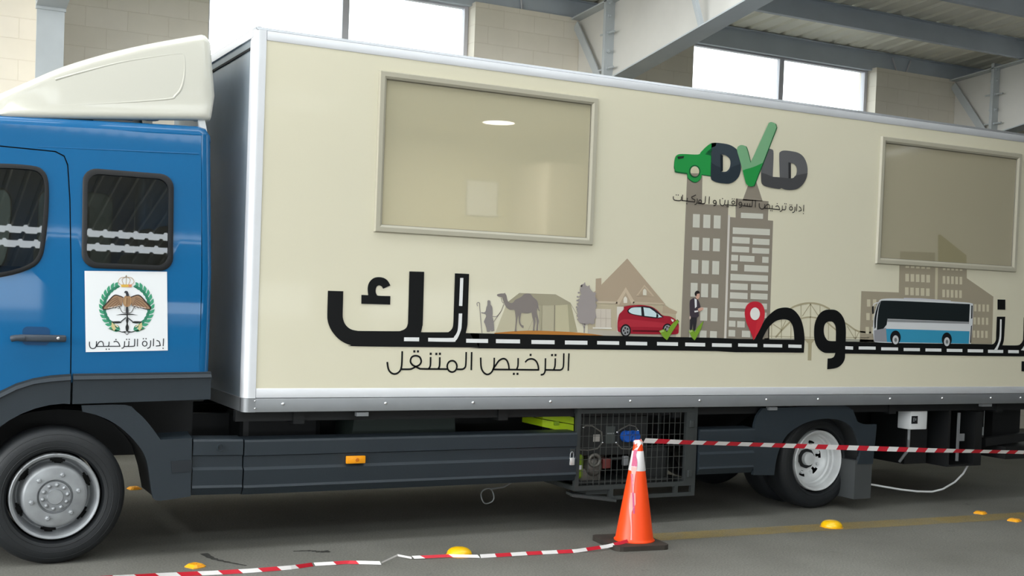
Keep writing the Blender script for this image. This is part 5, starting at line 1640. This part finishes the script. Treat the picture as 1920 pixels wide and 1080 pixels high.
# --- lime tool case beside the cage
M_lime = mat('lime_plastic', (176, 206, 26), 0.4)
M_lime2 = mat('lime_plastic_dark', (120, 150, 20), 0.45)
cs = thing('tool_case', 'lime green plastic case lying on the skirt beside the generator cage', 'case', (4.72, 8.33, .745))
yc = 8.225
q = lambda x, y: at(1017 + x, 772 + y, yc)
pts = [at(px, py, yc) for px, py in ((1018, 774), (1036, 771), (1076, 783), (1076, 808), (1052, 808), (1017, 800))]
top_, low_ = [pts[0], pts[1], pts[2], ((pts[2][0] + pts[3][0]) / 2, (pts[2][1] + pts[3][1]) / 2), ((pts[0][0] + pts[5][0]) / 2, (pts[0][1] + pts[5][1]) / 2 + .008)], [((pts[0][0] + pts[5][0]) / 2, (pts[0][1] + pts[5][1]) / 2 + .002), ((pts[2][0] + pts[3][0]) / 2, (pts[2][1] + pts[3][1]) / 2 - .006), pts[3], pts[4], pts[5]]
MB().prism(top_, yc, yc + .34).build('case_lid', M_lime, cs)
MB().prism(low_, yc + .004, yc + .336).build('case_base', M_lime, cs)
x, z = at(1043, 793, yc)
MB().cbox(x - .022, x + .022, yc - .012, yc + .006, z - .018, z + .014, .004).build('case_latch', M_lime2, cs)
x, z = at(1070, 778, yc)
MB().tube([(x - .05, yc + .1, z + .02), (x - .03, yc + .09, z + .045), (x + .04, yc + .09, z + .03), (x + .05, yc + .1, z + .005)], .008, 8).build('case_handle', M_lime2, cs)

# --- generator in the cage
gen = thing('generator', 'dark portable generator with lime trim and blue sockets inside the wire cage', 'generator', (5.4, 8.35, .312))
yg = 8.22
GX = lambda x, y, yy=yg: at(1050 + x / 4.907, 740 + y / 4.907, yy)


def gbox(x0, y0, x1, y1, ya, yb, name, m, c=.006, label=None):
    (xa, za), (xb, zb_) = GX(x0, y0, ya), GX(x1, y1, ya)
    o = MB().cbox(xa, xb, ya, yb, max(zb_, .313), za, c).build(name, m, gen)
    if label: o['label'] = label


M_gdark = mat('generator_black', (32, 34, 34), .5)
M_ggrey = mat('engine_grey', (108, 104, 98), .5, metal=.4, noise=.2, nscale=20)
gbox(170, 200, 790, 545, yg, yg + .3, 'control_box', M_gdark)
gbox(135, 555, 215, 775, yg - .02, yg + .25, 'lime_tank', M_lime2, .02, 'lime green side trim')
gbox(165, 650, 205, 690, yg - .026, yg - .018, 'white_label', M_white, .002)
gbox(310, 368, 366, 432, yg - .006, yg + .01, 'meter', mat('meter_white', (170, 166, 160), .5), .003)
gbox(428, 290, 505, 448, yg - .008, yg + .01, 'breaker_panel', mat('panel_grey', (72, 78, 76), .5), .004)
gbox(434, 352, 498, 362, yg - .011, yg + .0, 'panel_stripe', M_rail, .001)
for xa_, xb_ in ((565, 632), (638, 700)):
    (xa, za), (xb, zb_) = GX(xa_, 335), GX(xb_, 428)
    c_ = ((xa + xb) / 2, yg, (za + zb_) / 2)
    m_ = mat('socket_blue', (30, 92, 190), .35)
    o = MB().lathe([(.0005, .05), (.040, .05), (.046, .044), (.048, .0)], 'y', c_, 20).build('socket', m_, gen, 45)
    MB().cbox(c_[0] - .022, c_[0] + .022, yg - .066, yg - .046, c_[2] + .02, c_[2] + .05, .005).build('socket_lid_hinge', m_, o)
M_gline = mat('panel_trim', (120, 118, 112), .4, metal=.4)
for pl in ([(210, 300), (230, 285), (290, 285), (380, 345), (385, 440), (340, 495), (250, 512), (160, 505)], [(520, 345), (560, 315), (630, 278), (690, 292), (712, 330), (715, 440), (640, 500), (560, 495), (510, 440)]):
    MB().tube([(*GX(*p)[:1], yg - .006, GX(*p)[1]) for p in pl], .006, 6).build('panel_trim', M_gline, gen)
    for p in (pl[0], pl[4], pl[-1]):
        MB().dome((GX(*p)[0], yg - .008, GX(*p)[1]), .010, .01).build('panel_screw', M_chrome, gen, 60)
x, z = GX(300, 690, yg)
eng = MB().lathe([(.0005, .06), (.05, .06), (.075, .04), (.085, .0), (.085, -.1)], 'y', (x + .02, yg + .05, z + .02), 20).cbox(x - .10, x + .10, yg + .02, yg + .26, .313, z + .01, .02).cbox(x - .02, x + .16, yg + .06, yg + .26, z + .05, z + .16, .03)
eng.build('engine', M_ggrey, gen, 45)
x, z = GX(305, 600, yg)
MB().tube([(x + .05 * math.cos(t_), yg - .02, z + .045 * math.sin(t_)) for t_ in [2 * math.pi * k / 20 for k in range(20)]], .014, 8, closed=True).build('recoil_ring', M_gline, gen, 60)
gbox(400, 590, 470, 680, yg - .01, yg + .1, 'carburettor', mat('dull_red', (110, 50, 46), .5), .01)
gbox(470, 575, 640, 600, yg + .02, yg + .06, 'frame_tube', M_gdark, .008)
gbox(590, 565, 632, 655, yg - .02, yg + .02, 'exhaust_cap', M_rail, .01)
gbox(660, 480, 1000, 800, yg + .03, yg + .3, 'alternator', M_gdark, .04)
gbox(170, 795, 1000, 830, yg, yg + .3, 'base_frame', M_gdark, .008)

# --- padlock on the cage door
x, z = at(1050 + 108 / 4.907, 740 + 608 / 4.907, 8.05)
pk = thing('padlock', 'small silver padlock hanging on the left post of the generator cage', 'padlock', (x, 8.05, z))
MB().cbox(x - .021, x + .021, 8.038, 8.062, z - .034, z + .024, .005).build('lock_body', mat('padlock_silver', (222, 222, 220), .3, metal=.5), pk, 40)
MB().tube([(x - .014, 8.05, z + .02), (x - .014, 8.05, z + .05), (x - .009, 8.05, z + .064), (x, 8.05, z + .07), (x + .009, 8.05, z + .064), (x + .014, 8.05, z + .05), (x + .014, 8.05, z + .02)], .0045, 8).build('shackle', M_rail, pk, 60)
MB().box(x - .012, x + .03, 8.056, 8.072, z + .05, z + .09).build('hasp', M_cage, cgo)

# --- oil streaks on the floor
M_oil = mat('oil_streak', (52, 52, 50), .6, alpha=.7)


def streak(pts, wd, label):
    m = MB()
    P_ = smooth_pts([gr(*p) for p in pts], False, 5, 80)
    n = len(P_)
    L_, R_ = [], []
    for i, p in enumerate(P_):
        a = Vector(P_[min(i + 1, n - 1)]) - Vector(P_[max(i - 1, 0)])
        a.normalize()
        w_ = wd * (.35 + .65 * abs(math.sin(i * 1.7 + .6))) * (1 - .75 * i / n)
        L_.append((p[0] - a.y * w_, p[1] + a.x * w_, .002)); R_.append((p[0] + a.y * w_, p[1] - a.x * w_, .002))
    m.add(L_ + R_, [(i, i + 1, n + i + 1, n + i) for i in range(n - 1)])
    tag(m.build('oil_streak', M_oil, fix=False), label, 'stain')


streak([(382, 1038), (398, 1047), (425, 1054), (462, 1061)], .035, 'dark oil streak on the floor right of the front wheel')
streak([(618, 1034), (600, 1035), (580, 1033), (550, 1034)], .04, 'dark oil streak on the floor below the amber marker')

# --- white hose hanging at the rear
hp_ = [(1818, 858, 8.25), (1815, 872, 8.25), (1806, 888, 8.25), (1790, 904, 8.24), (1768, 917, 8.22), (1748, 922, 8.2), (1720, 921.5, 8.2), (1690, 918, 8.2), (1660, 913, 8.22), (1640, 909.5, 8.25), (1615, 905, 8.35)]
hs = [(at(px, py, y)[0], y, at(px, py, y)[1]) for px, py, y in hp_]
tag(MB().tube(hs, .0095, 8).build('hose', M_white, None, 70), 'thin white hose hanging in a loop under the rear of the truck', 'hose')

# --- what shows behind the first pane
lx, lz = at(935, 232, 9.12)
lm = thing('ceiling_lamp', 'round white ceiling lamp seen through the left cargo window', 'lamp', (lx, 9.12, 3.28))
MB().lathe([(.0005, -.028), (.135, -.028), (.135, -.02)], 'z', (lx, 9.12, 3.28), 32).build('diffuser', mat('lamp_glow', (255, 252, 240), .4, emit=10.0), lm)
MB().lathe([(.135, -.03), (.15, -.03), (.155, -.001), (.135, -.001)], 'z', (lx, 9.12, 3.28), 32).build('lamp_rim', M_white, lm)
ll = bpy.data.lights.new('lamp_light', 'AREA'); ll.shape = 'DISK'; ll.size = .26; ll.energy = 60; ll.color = (1, .97, .9)
lo_ = bpy.data.objects.new('lamp_light', ll); lo_.location = (0, 0, -.04); COL.objects.link(lo_); lo_.parent = lm
x, z = at(905, 372, 10.28)
nb = thing('notice_board', 'white rectangle on the inner wall behind the left cargo window', 'notice', (x, 10.28, z))
MB().box(x - .16, x + .16, 10.285, 10.298, z - .16, z + .16).build('board_sheet', M_white, nb)
MB().box(x - .17, x + .17, 10.29, 10.2995, z - .17, z + .17).build('board_frame', M_rail, nb)
x, z = at(1035, 300, 9.6)
cb = thing('cupboard', 'tall pale cupboard standing behind the right half of the left cargo window', 'cupboard', (x + .3, 9.9, Z1 + .02))
MB().cbox(x - .05, x + .75, 9.6, 10.28, Z1 + .02, z - .02, .01).build('carcass', mat('pale_cupboard', (212, 202, 184), .5), cb)
MB().box(x - .03, x + .34, 9.59, 9.6, Z1 + .08, z - .06).build('cupboard_door', mat('pale_cupboard', (212, 202, 184), .5), cb)
MB().box(x + .36, x + .73, 9.59, 9.6, Z1 + .08, z - .06).build('cupboard_door', mat('pale_cupboard', (212, 202, 184), .5), cb)
